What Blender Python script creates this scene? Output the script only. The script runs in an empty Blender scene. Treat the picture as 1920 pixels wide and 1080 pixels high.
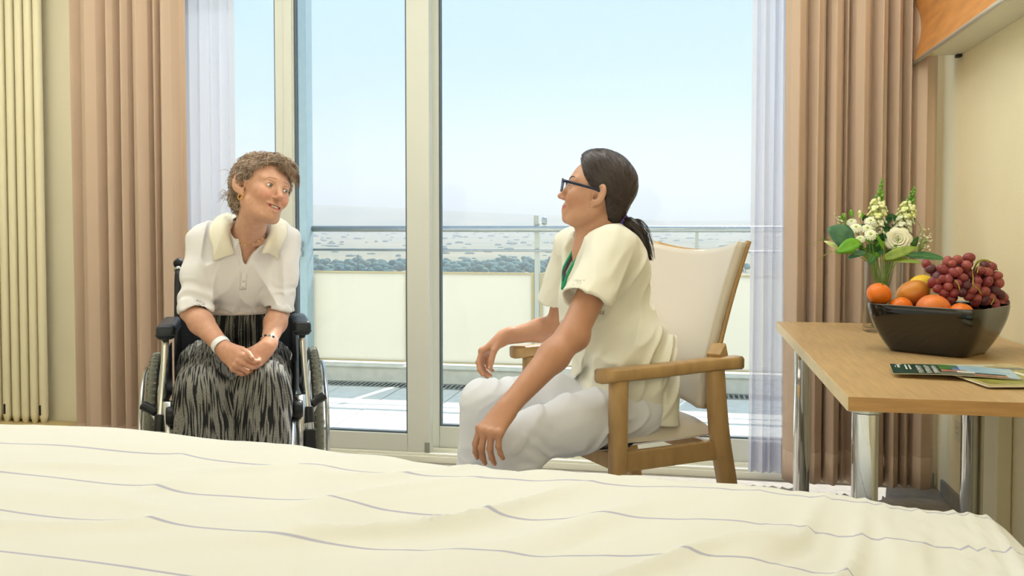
import bpy, bmesh, math, random
import numpy as np
from mathutils import Vector, Matrix, Euler

scene = bpy.context.scene
COL = scene.collection
rng = np.random.RandomState(7)
rnd = random.Random(7)

# ------------------------------------------------------------------ camera, light, exposure
cam_d = bpy.data.cameras.new('camera')
cam = bpy.data.objects.new('camera', cam_d)
COL.objects.link(cam)
cam.location = (0, 0, 1.12)
cam.rotation_euler = (math.radians(90 - 2.0), 0, math.radians(10.8))
cam_d.sensor_width = 36.0
cam_d.lens = 36.0 * 1700 / 1920
cam_d.shift_y = -58.6 / 1920
cam_d.clip_start = 0.02
cam_d.clip_end = 30000
scene.camera = cam

world = bpy.data.worlds.new('sky_world')
scene.world = world
world.use_nodes = True
wn, wl = world.node_tree.nodes, world.node_tree.links
wn.clear()
w_tc = wn.new('ShaderNodeTexCoord')
w_sep = wn.new('ShaderNodeSeparateXYZ')
w_rmp = wn.new('ShaderNodeValToRGB')
w_bg = wn.new('ShaderNodeBackground')
w_out = wn.new('ShaderNodeOutputWorld')
wl.new(w_tc.outputs['Generated'], w_sep.inputs[0])
wl.new(w_sep.outputs['Z'], w_rmp.inputs[0])
wl.new(w_rmp.outputs[0], w_bg.inputs[0])
wl.new(w_bg.outputs[0], w_out.inputs[0])
cr = w_rmp.color_ramp
cr.elements[0].position = 0.0
cr.elements[0].color = (0.97, 0.985, 1.0, 1)
cr.elements[1].position = 1.0
cr.elements[1].color = (0.42, 0.64, 0.95, 1)
e = cr.elements.new(0.06); e.color = (0.83, 0.93, 1.0, 1)
e = cr.elements.new(0.14); e.color = (0.64, 0.835, 1.0, 1)
e = cr.elements.new(0.32); e.color = (0.57, 0.785, 1.0, 1)
w_bg.inputs[1].default_value = 1.04

sun_d = bpy.data.lights.new('sun', 'SUN')
sun = bpy.data.objects.new('sun', sun_d)
COL.objects.link(sun)
sun.location = (0, 12, 14)
sun_d.energy = 5.5
sun_d.angle = math.radians(0.55)
sun_d.color = (1.0, 0.95, 0.86)
# light travels from over the balcony into the room, steeply down
sd = Vector((-0.15, -0.66, -0.76)).normalized()
sun.rotation_euler = sd.to_track_quat('-Z', 'Y').to_euler()

def area_lamp(name, loc, rot, sx, sy, power, col):
    d = bpy.data.lights.new(name, 'AREA')
    d.shape = 'RECTANGLE'; d.size = sx; d.size_y = sy
    d.energy = power; d.color = col
    o = bpy.data.objects.new(name, d)
    o.location = loc; o.rotation_euler = rot
    COL.objects.link(o)
    return o
# added fill, no real lamps: unseen area lights bounced off back wall and ceiling
area_lamp('added_fill_back_wall', (-1.2, -1.15, 1.45), (math.radians(-90), 0, 0), 4.2, 1.7, 80, (0.94, 0.975, 1.0))
area_lamp('added_fill_ceiling_window', (-1.2, 2.9, 2.3), (math.radians(180), 0, 0), 4.2, 0.6, 62, (0.94, 0.975, 1.0))

vs = scene.view_settings
vs.view_transform = 'Standard'
vs.look = 'None'
vs.gamma = 1.0
vs.use_curve_mapping = False
vs.exposure = 0.12
scene.display_settings.display_device = 'sRGB'

# ------------------------------------------------------------------ helpers
ORG = {}

def lin(c):
    return tuple((x / 12.92 if x <= 0.04045 else ((x + 0.055) / 1.055) ** 2.4) for x in c)

def rgb(r, g, b):
    return lin((r / 255, g / 255, b / 255)) + (1.0,)

class MB:
    """collects geometry for ONE mesh object"""
    def __init__(self):
        self.v = []; self.f = []; self.m = []; self.uv = None; self.n = 0
    def add(self, verts, faces, mi=0):
        verts = np.asarray(verts, float)
        b = self.n
        self.v.append(verts); self.n += len(verts)
        for f in faces:
            self.f.append([i + b for i in f]); self.m.append(mi)
        return b
    def box(self, c, s, mi=0, rot=None):
        x, y, z = np.array(s, float) / 2
        V = np.array([(-x, -y, -z), (x, -y, -z), (x, y, -z), (-x, y, -z), (-x, -y, z), (x, -y, z), (x, y, z), (-x, y, z)])
        if rot is not None:
            V = V @ np.asarray(rot).T
        self.add(V + np.asarray(c, float), [(0, 3, 2, 1), (4, 5, 6, 7), (0, 1, 5, 4), (1, 2, 6, 5), (2, 3, 7, 6), (3, 0, 4, 7)], mi)
    def box2(self, a, b, mi=0):
        a = np.asarray(a, float); b = np.asarray(b, float)
        self.box((a + b) / 2, np.abs(b - a), mi)
    def bar(self, a, b, w, h, up=(0, 0, 1), mi=0):
        """rectangular bar from a to b; h along up, w across"""
        a = np.asarray(a, float); b = np.asarray(b, float)
        t = b - a; L = np.linalg.norm(t); t = t / L
        s = np.cross(t, up); s /= np.linalg.norm(s); u = np.cross(s, t)
        self.box((a + b) / 2, (L, w, h), mi, np.stack([t, s, u], 1))
    def tube(self, pts, r, n=10, mi=0, caps=True, flat=None):
        P = np.asarray(pts, float); k = len(P)
        R = np.full(k, r) if np.isscalar(r) else np.asarray(r, float)
        T = np.gradient(P, axis=0); T /= np.linalg.norm(T, axis=1)[:, None] + 1e-12
        a = np.array([0, 0, 1.0]) if abs(T[0][2]) < 0.9 else np.array([1.0, 0, 0])
        u = np.cross(T[0], a); u /= np.linalg.norm(u)
        rings = []
        ang = np.linspace(0, 2 * np.pi, n, endpoint=False)
        for i in range(k):
            u = u - T[i] * (u @ T[i]); u /= np.linalg.norm(u) + 1e-12
            w = np.cross(T[i], u)
            fl = 1.0 if flat is None else flat
            rings.append(P[i] + R[i] * (np.cos(ang)[:, None] * u + fl * np.sin(ang)[:, None] * w))
        V = np.concatenate(rings)
        F = []
        for i in range(k - 1):
            for j in range(n):
                F.append((i * n + j, i * n + (j + 1) % n, (i + 1) * n + (j + 1) % n, (i + 1) * n + j))
        if caps:
            F.append(tuple(range(n))[::-1]); F.append(tuple(range((k - 1) * n, k * n)))
        self.add(V, F, mi)
    def ring(self, c, axis, R, r, n=40, m=8, mi=0, a0=0.0, a1=2 * math.pi):
        axis = np.asarray(axis, float) / np.linalg.norm(axis)
        a = np.array([0, 0, 1.0]) if abs(axis[2]) < 0.9 else np.array([1.0, 0, 0])
        u = np.cross(axis, a); u /= np.linalg.norm(u); w = np.cross(axis, u)
        th = np.linspace(a0, a1, n, endpoint=False); ph = np.linspace(0, 2 * np.pi, m, endpoint=False)
        ra, rb = (r, r) if np.isscalar(r) else r     # radial, axial
        d = np.cos(th)[:, None] * u + np.sin(th)[:, None] * w
        V = (np.asarray(c, float) + d[:, None, :] * (R + ra * np.cos(ph))[None, :, None] + axis * (rb * np.sin(ph))[None, :, None]).reshape(-1, 3)
        F = [(i * m + j, ((i + 1) % n) * m + j, ((i + 1) % n) * m + (j + 1) % m, i * m + (j + 1) % m) for i in range(n) for j in range(m)]
        self.add(V, F, mi)
    def lathe(self, prof, c=(0, 0, 0), axis=(0, 0, 1), n=24, mi=0, caps=True):
        axis = np.asarray(axis, float) / np.linalg.norm(axis)
        a = np.array([0, 0, 1.0]) if abs(axis[2]) < 0.9 else np.array([1.0, 0, 0])
        u = np.cross(a, axis); u /= np.linalg.norm(u); w = np.cross(axis, u)
        th = np.linspace(0, 2 * np.pi, n, endpoint=False)
        d = np.cos(th)[:, None] * u + np.sin(th)[:, None] * w
        V = np.concatenate([np.asarray(c, float) + axis * z + d * r for r, z in prof])
        F = []
        for i in range(len(prof) - 1):
            for j in range(n):
                F.append((i * n + j, i * n + (j + 1) % n, (i + 1) * n + (j + 1) % n, (i + 1) * n + j))
        if caps:
            F.append(tuple(range(n))[::-1]); F.append(tuple(range((len(prof) - 1) * n, len(prof) * n)))
        self.add(V, F, mi)
    def ell(self, c, r, rot=None, nu=12, nv=8, mi=0):
        V = []; F = []
        for i in range(nv + 1):
            t = math.pi * i / nv
            for j in range(nu):
                p = 2 * math.pi * j / nu
                V.append((math.sin(t) * math.cos(p), math.sin(t) * math.sin(p), math.cos(t)))
        V = np.array(V) * np.asarray(r, float)
        if rot is not None:
            V = V @ np.asarray(rot).T
        for i in range(nv):
            for j in range(nu):
                F.append((i * nu + j, (i + 1) * nu + j, (i + 1) * nu + (j + 1) % nu, i * nu + (j + 1) % nu))
        self.add(V + np.asarray(c, float), F, mi)
    def grid(self, P, closed_u=False, mi=0, uv=None):
        P = np.asarray(P, float); a, b = P.shape[:2]
        F = []
        for i in range(a if closed_u else a - 1):
            for j in range(b - 1):
                i2 = (i + 1) % a
                F.append((i * b + j, i2 * b + j, i2 * b + j + 1, i * b + j + 1))
        if uv is not None:
            self.uv = np.asarray(uv, float).reshape(-1, 2)
        self.add(P.reshape(-1, 3), F, mi)
    def prism(self, poly, d, mi=0):
        """poly: list of 3-D points (planar), d: extrusion vector"""
        A = np.asarray(poly, float); n = len(A); B = A + np.asarray(d, float)
        F = [tuple(range(n))[::-1], tuple(range(n, 2 * n))]
        for i in range(n):
            F.append((i, (i + 1) % n, n + (i + 1) % n, n + i))
        self.add(np.concatenate([A, B]), F, mi)

def mesh_from(name, V, F, mi=None, smooth=True, uv=None, col=None):
    me = bpy.data.meshes.new(name)
    V = np.asarray(V, np.float32)
    if isinstance(F, np.ndarray):
        nf, k = F.shape
        me.vertices.add(len(V)); me.vertices.foreach_set('co', V.ravel())
        me.loops.add(nf * k); me.loops.foreach_set('vertex_index', F.astype(np.int32).ravel())
        me.polygons.add(nf); me.polygons.foreach_set('loop_start', np.arange(0, nf * k, k, dtype=np.int32))
        try:
            me.polygons.foreach_set('loop_total', np.full(nf, k, np.int32))
        except Exception:
            pass
    else:
        me.from_pydata([tuple(v) for v in V.tolist()], [], F)
    me.update(calc_edges=True)
    if mi is not None and len(mi):
        me.polygons.foreach_set('material_index', np.asarray(mi, np.int32))
    me.polygons.foreach_set('use_smooth', np.full(len(me.polygons), bool(smooth)))
    if uv is not None:
        l = me.uv_layers.new(name='UVMap')
        vi = np.empty(len(me.loops), np.int32); me.loops.foreach_get('vertex_index', vi)
        l.data.foreach_set('uv', np.asarray(uv, np.float32)[vi].ravel())
    if col is not None:
        a = me.color_attributes.new('Col', 'FLOAT_COLOR', 'POINT')
        c = np.ones((len(V), 4), np.float32); c[:, :3] = col
        a.data.foreach_set('color', c.ravel())
    me.validate()
    return me

def root_org(parent):
    return np.asarray(ORG.get(parent.name, (0, 0, 0)), float) if parent is not None else np.zeros(3)

def link(o, parent=None):
    COL.objects.link(o)
    if parent is not None:
        o.parent = parent
        ORG[o.name] = tuple(root_org(parent))
    return o

def obj(name, mb, mats, parent=None, smooth=False, bevel=0.0, seg=2, angle=None, solid=0.0, subsurf=0, org=None):
    """link ONE mesh object; vertices are given in world space, a root may carry its own origin"""
    if not isinstance(mats, (list, tuple)):
        mats = [mats]
    if isinstance(mb, MB):
        V = np.concatenate(mb.v); F = mb.f; mi = mb.m; uv = mb.uv; col = None
    else:
        V, F, uv, col = mb; mi = None
    V = np.asarray(V, float)
    off = root_org(parent)
    if parent is None and org is not None:
        off = np.asarray(org, float)
    me = mesh_from(name, V - off, F, mi, smooth, uv, col)
    for m in mats:
        me.materials.append(m)
    o = bpy.data.objects.new(name, me)
    link(o, parent)
    if parent is None:
        o.location = tuple(off); ORG[o.name] = tuple(off)
    if bevel:
        b = o.modifiers.new('bevel', 'BEVEL'); b.width = bevel; b.segments = seg; b.limit_method = 'ANGLE'; b.angle_limit = math.radians(40)
        me.polygons.foreach_set('use_smooth', np.full(len(me.polygons), True))
        b.harden_normals = False
    if solid:
        s = o.modifiers.new('solid', 'SOLIDIFY'); s.thickness = solid; s.offset = 0
    if subsurf:
        s = o.modifiers.new('sub', 'SUBSURF'); s.levels = subsurf; s.render_levels = subsurf
    if (bevel or angle) and not subsurf:
        w = o.modifiers.new('wn', 'WEIGHTED_NORMAL'); w.keep_sharp = True
    return o

def tag(o, label, cat, group=None, kind=None):
    if label: o['label'] = label
    if cat: o['category'] = cat
    if group: o['group'] = group
    if kind: o['kind'] = kind
    return o

def thing(name, label, cat, loc, group=None):
    o = bpy.data.objects.new(name, None)
    COL.objects.link(o)
    o.location = loc; o.empty_display_size = 0.05
    ORG[o.name] = tuple(loc)
    return tag(o, label, cat, group)

def struct(o, label=None):
    o['kind'] = 'structure'
    if label: o['label'] = label
    return o

def unit(v):
    v = np.asarray(v, float)
    return v / (np.linalg.norm(v) + 1e-12)

def spline(pts, n=24):
    """Catmull-Rom through the points"""
    P = np.asarray(pts, float)
    P = np.concatenate([[2 * P[0] - P[1]], P, [2 * P[-1] - P[-2]]])
    out = []
    k = len(P) - 3
    for s in np.linspace(0, k, n):
        i = min(int(s), k - 1); t = s - i
        a, b, c, d = P[i:i + 4]
        out.append(0.5 * ((2 * b) + (-a + c) * t + (2 * a - 5 * b + 4 * c - d) * t * t + (-a + 3 * b - 3 * c + d) * t ** 3))
    return np.array(out)

# smooth value noise for numpy
_NT = np.random.RandomState(3).rand(64, 64, 64).astype(np.float32)
def vnoise(p):
    p = np.asarray(p, np.float32)
    i = np.floor(p).astype(np.int32); f = p - i
    f = f * f * (3 - 2 * f)
    r = 0
    for dx in (0, 1):
        for dy in (0, 1):
            for dz in (0, 1):
                w = (f[:, 0] if dx else 1 - f[:, 0]) * (f[:, 1] if dy else 1 - f[:, 1]) * (f[:, 2] if dz else 1 - f[:, 2])
                r = r + w * _NT[(i[:, 0] + dx) & 63, (i[:, 1] + dy) & 63, (i[:, 2] + dz) & 63]
    return r * 2 - 1

# ------------------------------------------------------------------ materials
def mat(name, color, rough=0.5, metal=0.0, spec=0.5, var=0.0, vscale=8.0, bump=0.0, bscale=200.0, trans=0.0, ior=1.45,
        sub=0.0, sheen=0.0, coat=0.0, stretch=None, alpha=1.0, emit=None, estr=0.0, color2=None, vcol=False, detail=3.0):
    m = bpy.data.materials.new(name)
    m.use_nodes = True
    n, l = m.node_tree.nodes, m.node_tree.links
    b = n['Principled BSDF']
    b.inputs['Base Color'].default_value = color
    b.inputs['Roughness'].default_value = rough
    b.inputs['Metallic'].default_value = metal
    b.inputs['Specular IOR Level'].default_value = spec
    b.inputs['IOR'].default_value = ior
    b.inputs['Transmission Weight'].default_value = trans
    b.inputs['Coat Weight'].default_value = coat
    b.inputs['Sheen Weight'].default_value = sheen
    b.inputs['Alpha'].default_value = alpha
    if sub:
        b.inputs['Subsurface Weight'].default_value = sub
        b.inputs['Subsurface Radius'].default_value = (0.012, 0.005, 0.003)
        b.inputs['Subsurface Scale'].default_value = 1.0
    if emit:
        b.inputs['Emission Color'].default_value = emit
        b.inputs['Emission Strength'].default_value = estr
    src = None
    tc = n.new('ShaderNodeTexCoord')
    mp = n.new('ShaderNodeMapping')
    l.new(tc.outputs['Object'], mp.inputs[0])
    if stretch:
        mp.inputs['Scale'].default_value = stretch
    if vcol:
        at = n.new('ShaderNodeAttribute'); at.attribute_name = 'Col'
        src = at.outputs['Color']
    if var:
        t = n.new('ShaderNodeTexNoise'); t.inputs['Scale'].default_value = vscale; t.inputs['Detail'].default_value = detail
        l.new(mp.outputs[0], t.inputs['Vector'])
        mx = n.new('ShaderNodeMix'); mx.data_type = 'RGBA'
        r = n.new('ShaderNodeMapRange'); r.inputs['From Min'].default_value = 0.3; r.inputs['From Max'].default_value = 0.7
        l.new(t.outputs['Fac'], r.inputs['Value'])
        l.new(r.outputs[0], mx.inputs[0])
        if src is None:
            c2 = color2 if color2 else tuple(x * (1 - var) for x in color[:3]) + (1,)
            mx.inputs[6].default_value = color
            mx.inputs[7].default_value = c2
        else:
            l.new(src, mx.inputs[6])
            ml = n.new('ShaderNodeMix'); ml.data_type = 'RGBA'; ml.blend_type = 'MULTIPLY'; ml.inputs[0].default_value = 1
            l.new(src, ml.inputs[6]); ml.inputs[7].default_value = (1 - var * .8, 1 - var, 1 - var, 1)
            l.new(ml.outputs[2], mx.inputs[7])
        src = mx.outputs[2]
    if src is not None:
        l.new(src, b.inputs['Base Color'])
    if bump:
        t2 = n.new('ShaderNodeTexNoise'); t2.inputs['Scale'].default_value = bscale; t2.inputs['Detail'].default_value = 2
        l.new(mp.outputs[0], t2.inputs['Vector'])
        bp = n.new('ShaderNodeBump'); bp.inputs['Strength'].default_value = bump; bp.inputs['Distance'].default_value = 0.002
        l.new(t2.outputs['Fac'], bp.inputs['Height'])
        l.new(bp.outputs[0], b.inputs['Normal'])
    return m

M = {}
M['wall'] = mat('cream_plaster', rgb(248, 236, 200), 0.85, bump=0.5, bscale=160, var=0.05, vscale=3)
M['wall_pale'] = mat('pale_plaster', rgb(240, 232, 205), 0.85, bump=0.3, bscale=160)
M['ceiling'] = mat('white_ceiling', rgb(240, 238, 230), 0.9)
M['floor'] = mat('grey_vinyl', rgb(168, 160, 150), 0.45, var=0.25, vscale=25, detail=6)
M['skirt'] = mat('grey_skirting', rgb(150, 146, 138), 0.6, var=0.2, vscale=30)
M['pvc'] = mat('window_frame_cream', rgb(214, 215, 204), 0.35, var=0.02, vscale=6)
M['seal'] = mat('window_seal_dark', rgb(85, 98, 108), 0.5)
M['alu'] = mat('brushed_aluminium', rgb(190, 195, 195), 0.35, metal=0.85, var=0.1, vscale=30)
M['alu_pale'] = mat('pale_metal', rgb(205, 208, 200), 0.45, metal=0.3)
M['steel_post'] = mat('painted_steel', rgb(176, 198, 205), 0.5, var=0.06, vscale=20)
M['panel'] = mat('balcony_panel', rgb(246, 243, 232), 0.5, var=0.03, vscale=2)
M['panel_edge'] = mat('panel_edge', rgb(205, 190, 150), 0.45, metal=0.4)
M['concrete'] = mat('balcony_concrete', rgb(236, 234, 220), 0.85, var=0.15, vscale=14, bump=0.3, bscale=90)
M['tile'] = mat('balcony_paver', rgb(236, 236, 226), 0.85, var=0.12, vscale=18, bump=0.2, bscale=120, detail=6)
M['gravel'] = mat('gravel_grey', rgb(150, 152, 146), 0.9, var=0.5, vscale=60)
M['drape'] = mat('dusty_rose_drape', rgb(204, 178, 154), 0.85, var=0.06, vscale=3, bump=0.25, bscale=500, sheen=0.15)
M['wood'] = mat('beech_laminate', rgb(212, 176, 124), 0.38, var=0.22, vscale=9, stretch=(9, 0.8, 9), detail=6)
M['wood_edge'] = mat('beech_edge', rgb(186, 142, 88), 0.45, var=0.25, vscale=12, stretch=(0.8, 9, 12), detail=6)
M['chrome'] = mat('chrome', rgb(225, 228, 230), 0.06, metal=1.0)
M['chairwood'] = mat('oiled_beech', rgb(190, 154, 104), 0.36, var=0.2, vscale=12, stretch=(3, 3, 0.9), detail=6, bump=0.05, bscale=60)
M['leather'] = mat('beige_vinyl', rgb(214, 204, 190), 0.42, bump=0.12, bscale=400)
M['black_plastic'] = mat('black_plastic', rgb(26, 28, 32), 0.4, bump=0.1, bscale=300)
M['pad'] = mat('arm_pad_foam', rgb(34, 40, 48), 0.38, bump=0.1, bscale=300)
M['tyre'] = mat('grey_tyre', rgb(118, 118, 104), 0.75, bump=0.3, bscale=120)
M['steel'] = mat('wheelchair_steel', rgb(200, 203, 205), 0.22, metal=0.95)
M['navy'] = mat('navy_nylon', rgb(22, 26, 36), 0.7, bump=0.2, bscale=300)
M['bowl'] = mat('black_glazed_ceramic', rgb(8, 8, 9), 0.06, coat=0.6, spec=0.6)
M['porcelain'] = mat('socket_plastic', rgb(232, 226, 200), 0.35)
M['lampwood'] = mat('cherry_veneer', rgb(214, 148, 82), 0.42, var=0.25, vscale=7, stretch=(4, 0.9, 5), detail=6)
M['lampmetal'] = mat('lamp_cream_metal', rgb(226, 224, 205), 0.4)
M['lamprim'] = mat('lamp_aluminium_rim', rgb(215, 215, 205), 0.3, metal=0.5)
M['radiator'] = mat('radiator_enamel', rgb(240, 230, 196), 0.4)
# ------------------------------------------------------------------ shader materials with their own graphs
def glass_mat(name, tint=(0.97, 0.99, 1.0, 1), refl=1.0):
    m = bpy.data.materials.new(name); m.use_nodes = True
    n, l = m.node_tree.nodes, m.node_tree.links
    n.clear()
    o = n.new('ShaderNodeOutputMaterial'); mx = n.new('ShaderNodeMixShader'); t = n.new('ShaderNodeBsdfTransparent'); g = n.new('ShaderNodeBsdfGlossy')
    lw = n.new('ShaderNodeLayerWeight'); lw.inputs[0].default_value = 0.5
    pw = n.new('ShaderNodeMath'); pw.operation = 'POWER'; pw.inputs[1].default_value = 5.0; l.new(lw.outputs['Facing'], pw.inputs[0])
    fr = n.new('ShaderNodeMath'); fr.operation = 'MULTIPLY_ADD'; fr.inputs[1].default_value = 0.96; fr.inputs[2].default_value = 0.016; l.new(pw.outputs[0], fr.inputs[0])
    ml = n.new('ShaderNodeMath'); ml.operation = 'MULTIPLY'; ml.inputs[1].default_value = refl
    t.inputs[0].default_value = tint; g.inputs['Roughness'].default_value = 0.02
    l.new(fr.outputs[0], ml.inputs[0]); l.new(ml.outputs[0], mx.inputs[0]); l.new(t.outputs[0], mx.inputs[1]); l.new(g.outputs[0], mx.inputs[2]); l.new(mx.outputs[0], o.inputs[0])
    return m
M['glass'] = glass_mat('window_glass')

def cloth_thin(name, col, tr, see):
    """thin cloth: diffuse + translucent, with an open weave that lets some light straight through"""
    m = bpy.data.materials.new(name); m.use_nodes = True
    n, l = m.node_tree.nodes, m.node_tree.links
    n.clear()
    o = n.new('ShaderNodeOutputMaterial')
    d = n.new('ShaderNodeBsdfDiffuse'); t = n.new('ShaderNodeBsdfTranslucent'); tp = n.new('ShaderNodeBsdfTransparent')
    d.inputs[0].default_value = col; t.inputs[0].default_value = col
    a = n.new('ShaderNodeMixShader'); a.inputs[0].default_value = tr
    b = n.new('ShaderNodeMixShader'); b.inputs[0].default_value = see
    l.new(d.outputs[0], a.inputs[1]); l.new(t.outputs[0], a.inputs[2])
    l.new(a.outputs[0], b.inputs[1]); l.new(tp.outputs[0], b.inputs[2]); l.new(b.outputs[0], o.inputs[0])
    return m
M['panel'] = cloth_thin('frosted_panel', rgb(240, 237, 226), 0.5, 0.0)
M['sheer'] = cloth_thin('white_voile', rgb(216, 218, 230), 0.14, 0.20)

def lin_stripes():
    """off-white cotton with thin lilac stripes woven along the bed (UV v is the distance across the cloth)"""
    m = mat('striped_cotton', rgb(240, 240, 234), 0.8, bump=0.1, bscale=600, sheen=0.1)
    n, l = m.node_tree.nodes, m.node_tree.links
    b = n['Principled BSDF']
    uv = n.new('ShaderNodeUVMap'); sx = n.new('ShaderNodeSeparateXYZ'); l.new(uv.outputs[0], sx.inputs[0])
    md = n.new('ShaderNodeMath'); md.operation = 'PINGPONG'; md.inputs[1].default_value = 0.0875
    l.new(sx.outputs['Y'], md.inputs[0])
    r = n.new('ShaderNodeMapRange'); r.inputs['From Min'].default_value = 0.0016; r.inputs['From Max'].default_value = 0.0044
    r.inputs['To Min'].default_value = 1; r.inputs['To Max'].default_value = 0
    l.new(md.outputs[0], r.inputs['Value'])
    mx = n.new('ShaderNodeMix'); mx.data_type = 'RGBA'
    mx.inputs[6].default_value = rgb(240, 240, 234); mx.inputs[7].default_value = rgb(190, 190, 210)
    l.new(r.outputs[0], mx.inputs[0]); l.new(mx.outputs[2], b.inputs['Base Color'])
    return m
M['duvet'] = lin_stripes()
M['sheet'] = mat('white_cotton_sheet', rgb(242, 242, 236), 0.8)

# ------------------------------------------------------------------ room shell
XW, XL, YW, YB, ZC = 1.06, -3.62, 4.10, -2.3, 2.70
def boxo(name, a, b, m, parent=None, **k):
    mb = MB(); mb.box2(a, b); return obj(name, mb, m, parent, **k)
struct(boxo('floor', (XL - .1, YB - .1, -.1), (XW + .1, 4.36, 0), M['floor']))
struct(boxo('ceiling', (XL - .1, YB - .1, ZC), (XW + .1, 4.36, ZC + .1), M['ceiling']))
struct(boxo('wall_right', (XW, YB - .1, -.1), (XW + .12, 4.36, ZC), M['wall']))
struct(boxo('wall_left', (XL - .12, YB - .1, -.1), (XL, 4.36, ZC), M['wall_pale']))
struct(boxo('wall_back', (XL, YB - .12, -.1), (XW, YB, ZC), M['wall_pale']))
WX0, WX1, WZ = -2.72, 0.99, 2.52
mb = MB()
mb.box2((XL, YW, 0), (WX0, YW + .26, ZC)); mb.box2((WX1, YW, 0), (XW, YW + .26, ZC)); mb.box2((WX0, YW, WZ), (WX1, YW + .26, ZC))
struct(obj('wall_front', mb, M['wall_pale']))
# skirtings
mb = MB(); mb.box2((XW - .012, YB, 0), (XW, 4.0, .065)); mb.box2((.99, YW - .012, 0), (XW - .012, YW, .065))
struct(obj('baseboard_right', mb, M['skirt'], bevel=.003), 'grey skirting strip at the foot of the cream wall')
mb = MB(); mb.box2((XL, YW - .19, .075), (-2.865, YW - .002, .122))
struct(obj('baseboard_front', mb, mat('oak_ledge', rgb(214, 190, 138), .5, var=.15, vscale=8), bevel=.02, seg=4), 'low tan wooden ledge below the pale wall beside the drape')
# cable duct on the right wall: two strips
mb = MB(); mb.box2((XW - .028, 3.42, .0), (XW, 3.50, .735))
struct(obj('trim_1', mb, mat('duct_cream', rgb(232, 222, 188), .45), bevel=.006), 'cream vertical cable duct on the wall behind the desk leg')
mb = MB(); mb.box2((XW - .05, 3.20, .0), (XW, 3.335, .735))
struct(obj('trim_2', mb, mat('duct_cream_wide', rgb(240, 231, 198), .45), bevel=.008), 'wider cream vertical duct on the wall under the desk')

# ------------------------------------------------------------------ window wall: sliding door, fixed panes, threshold
th = MB(); th.box2((WX0, 4.09, 0), (WX1, 4.36, .030)); th.box2((WX0, 4.10, .030), (WX1, 4.112, .042)); th.box2((WX0, 4.19, .03), (WX1, 4.20, .046))
struct(obj('trim_3', th, mat('threshold_cream', rgb(238, 236, 220), .4), bevel=.002), 'cream sliding door threshold with two rails')

def leaf(name, x0, x1, y, z0, z1, wl, wr, wb, wt, label, depth=.055, steps=True):
    """one glazed leaf: stiles, rails, a seal and its pane"""
    root = thing(name, None, None, ((x0 + x1) / 2, y, z0)); del_keys(root)
    root['kind'] = 'structure'; root['label'] = label
    for nm, a, b in (('stile', (x0, y, z0), (x0 + wl, y + depth, z1)), ('stile', (x1 - wr, y, z0), (x1, y + depth, z1)),
                     ('bottom_rail', (x0 + wl, y + .002, z0), (x1 - wr, y + depth - .002, z0 + wb)), ('top_rail', (x0 + wl, y + .002, z1 - wt), (x1 - wr, y + depth - .002, z1))):
        boxo(nm, a, b, M['pvc'], root, bevel=.004)
    gx0, gx1, gz0, gz1 = x0 + wl, x1 - wr, z0 + wb, z1 - wt
    s = MB(); t = .008; yy = y + .012
    s.box2((gx0, yy, gz0), (gx0 + t, yy + .03, gz1)); s.box2((gx1 - t, yy, gz0), (gx1, yy + .03, gz1))
    s.box2((gx0 + t, yy, gz0), (gx1 - t, yy + .03, gz0 + t)); s.box2((gx0 + t, yy, gz1 - t), (gx1 - t, yy + .03, gz1))
    obj('seal', s, M['seal'], root)
    g = MB(); g.box2((gx0 + t, y + .024, gz0 + t), (gx1 - t, y + .030, gz1 - t)); obj('pane', g, M['glass'], root)
    return root
def del_keys(o):
    for k in ('label', 'category', 'group'):
        if k in o: del o[k]
d1 = leaf('door_1', -1.952, -1.180, 4.115, .034, 2.46, .095, .112, .092, .10, 'cream sliding door leaf with one tall pane beside the wheelchair')
mb = MB(); mb.box2((-1.905, 4.108, .12), (-1.862, 4.1149, 2.36)); obj('glazing_bead', mb, M['pvc'], d1, bevel=.002)
mb = MB(); mb.box2((-1.205, 4.106, .036), (-1.181, 4.1149, .09)); obj('corner_block', mb, mat('grey_block', rgb(140, 140, 132), .5), d1, bevel=.002)
leaf('window_1', WX0, -1.90, 4.195, .036, 2.50, .09, .09, .11, .10, 'fixed pane behind the left voile curtain')
leaf('window_2', -1.205, WX1, 4.205, .036, 2.50, .045, .09, .112, .10, 'wide fixed pane between the door leaf and the right voile curtain')
mb = MB(); mb.box2((WX0, 4.11, 2.462), (WX1, 4.26, 2.52)); struct(obj('trim_4', mb, M['pvc']), 'window head frame')

# ------------------------------------------------------------------ balcony
bal = boxo('balcony_slab', (-6.5, 4.36, -.30), (3.5, 6.75, -.085), M['concrete']); struct(bal, 'concrete balcony slab carrying the pavers')
pav = []
P0 = None
for i in range(-12, 8):
    for j in range(4):
        x0 = -2.0 + i * .445; y0 = 4.44 + j * .445
        if P0 is None:
            mb = MB(); mb.box((0, 0, 0), (.437, .437, .04))
            o = obj('paver', mb, M['tile'], bal, bevel=.003, seg=1); P0 = o
        else:
            o = P0.copy(); link(o, bal)
        o.location = (x0 + .2225, y0 + .2225, -.07 + rnd.uniform(-.0015, .0015))
        pav.append(o)
base_off = root_org(bal)
mb = MB(); mb.box2((-6.5, 6.225, -.09), (3.5, 6.43, -.066)); obj('gravel_strip', mb, M['gravel'], bal)
g = MB()
for i in range(150):
    g.box((-4.6 + i * .035, 6.325, -.058), (.012, .19, .012))
g.box((-2.0, 6.235, -.056), (5.3, .012, .016)); g.box((-2.0, 6.42, -.056), (5.3, .012, .016))
o = obj('drain_grate', g, M['alu'], bal); o['label'] = 'grey drain grate along the kerb'
mb = MB(); mb.box2((-6.5, 6.43, -.09), (3.5, 6.62, .058)); mb.box2((-6.5, 6.41, .058), (3.5, 6.64, .078)); obj('kerb', mb, M['concrete'], bal, bevel=.006)

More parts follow.
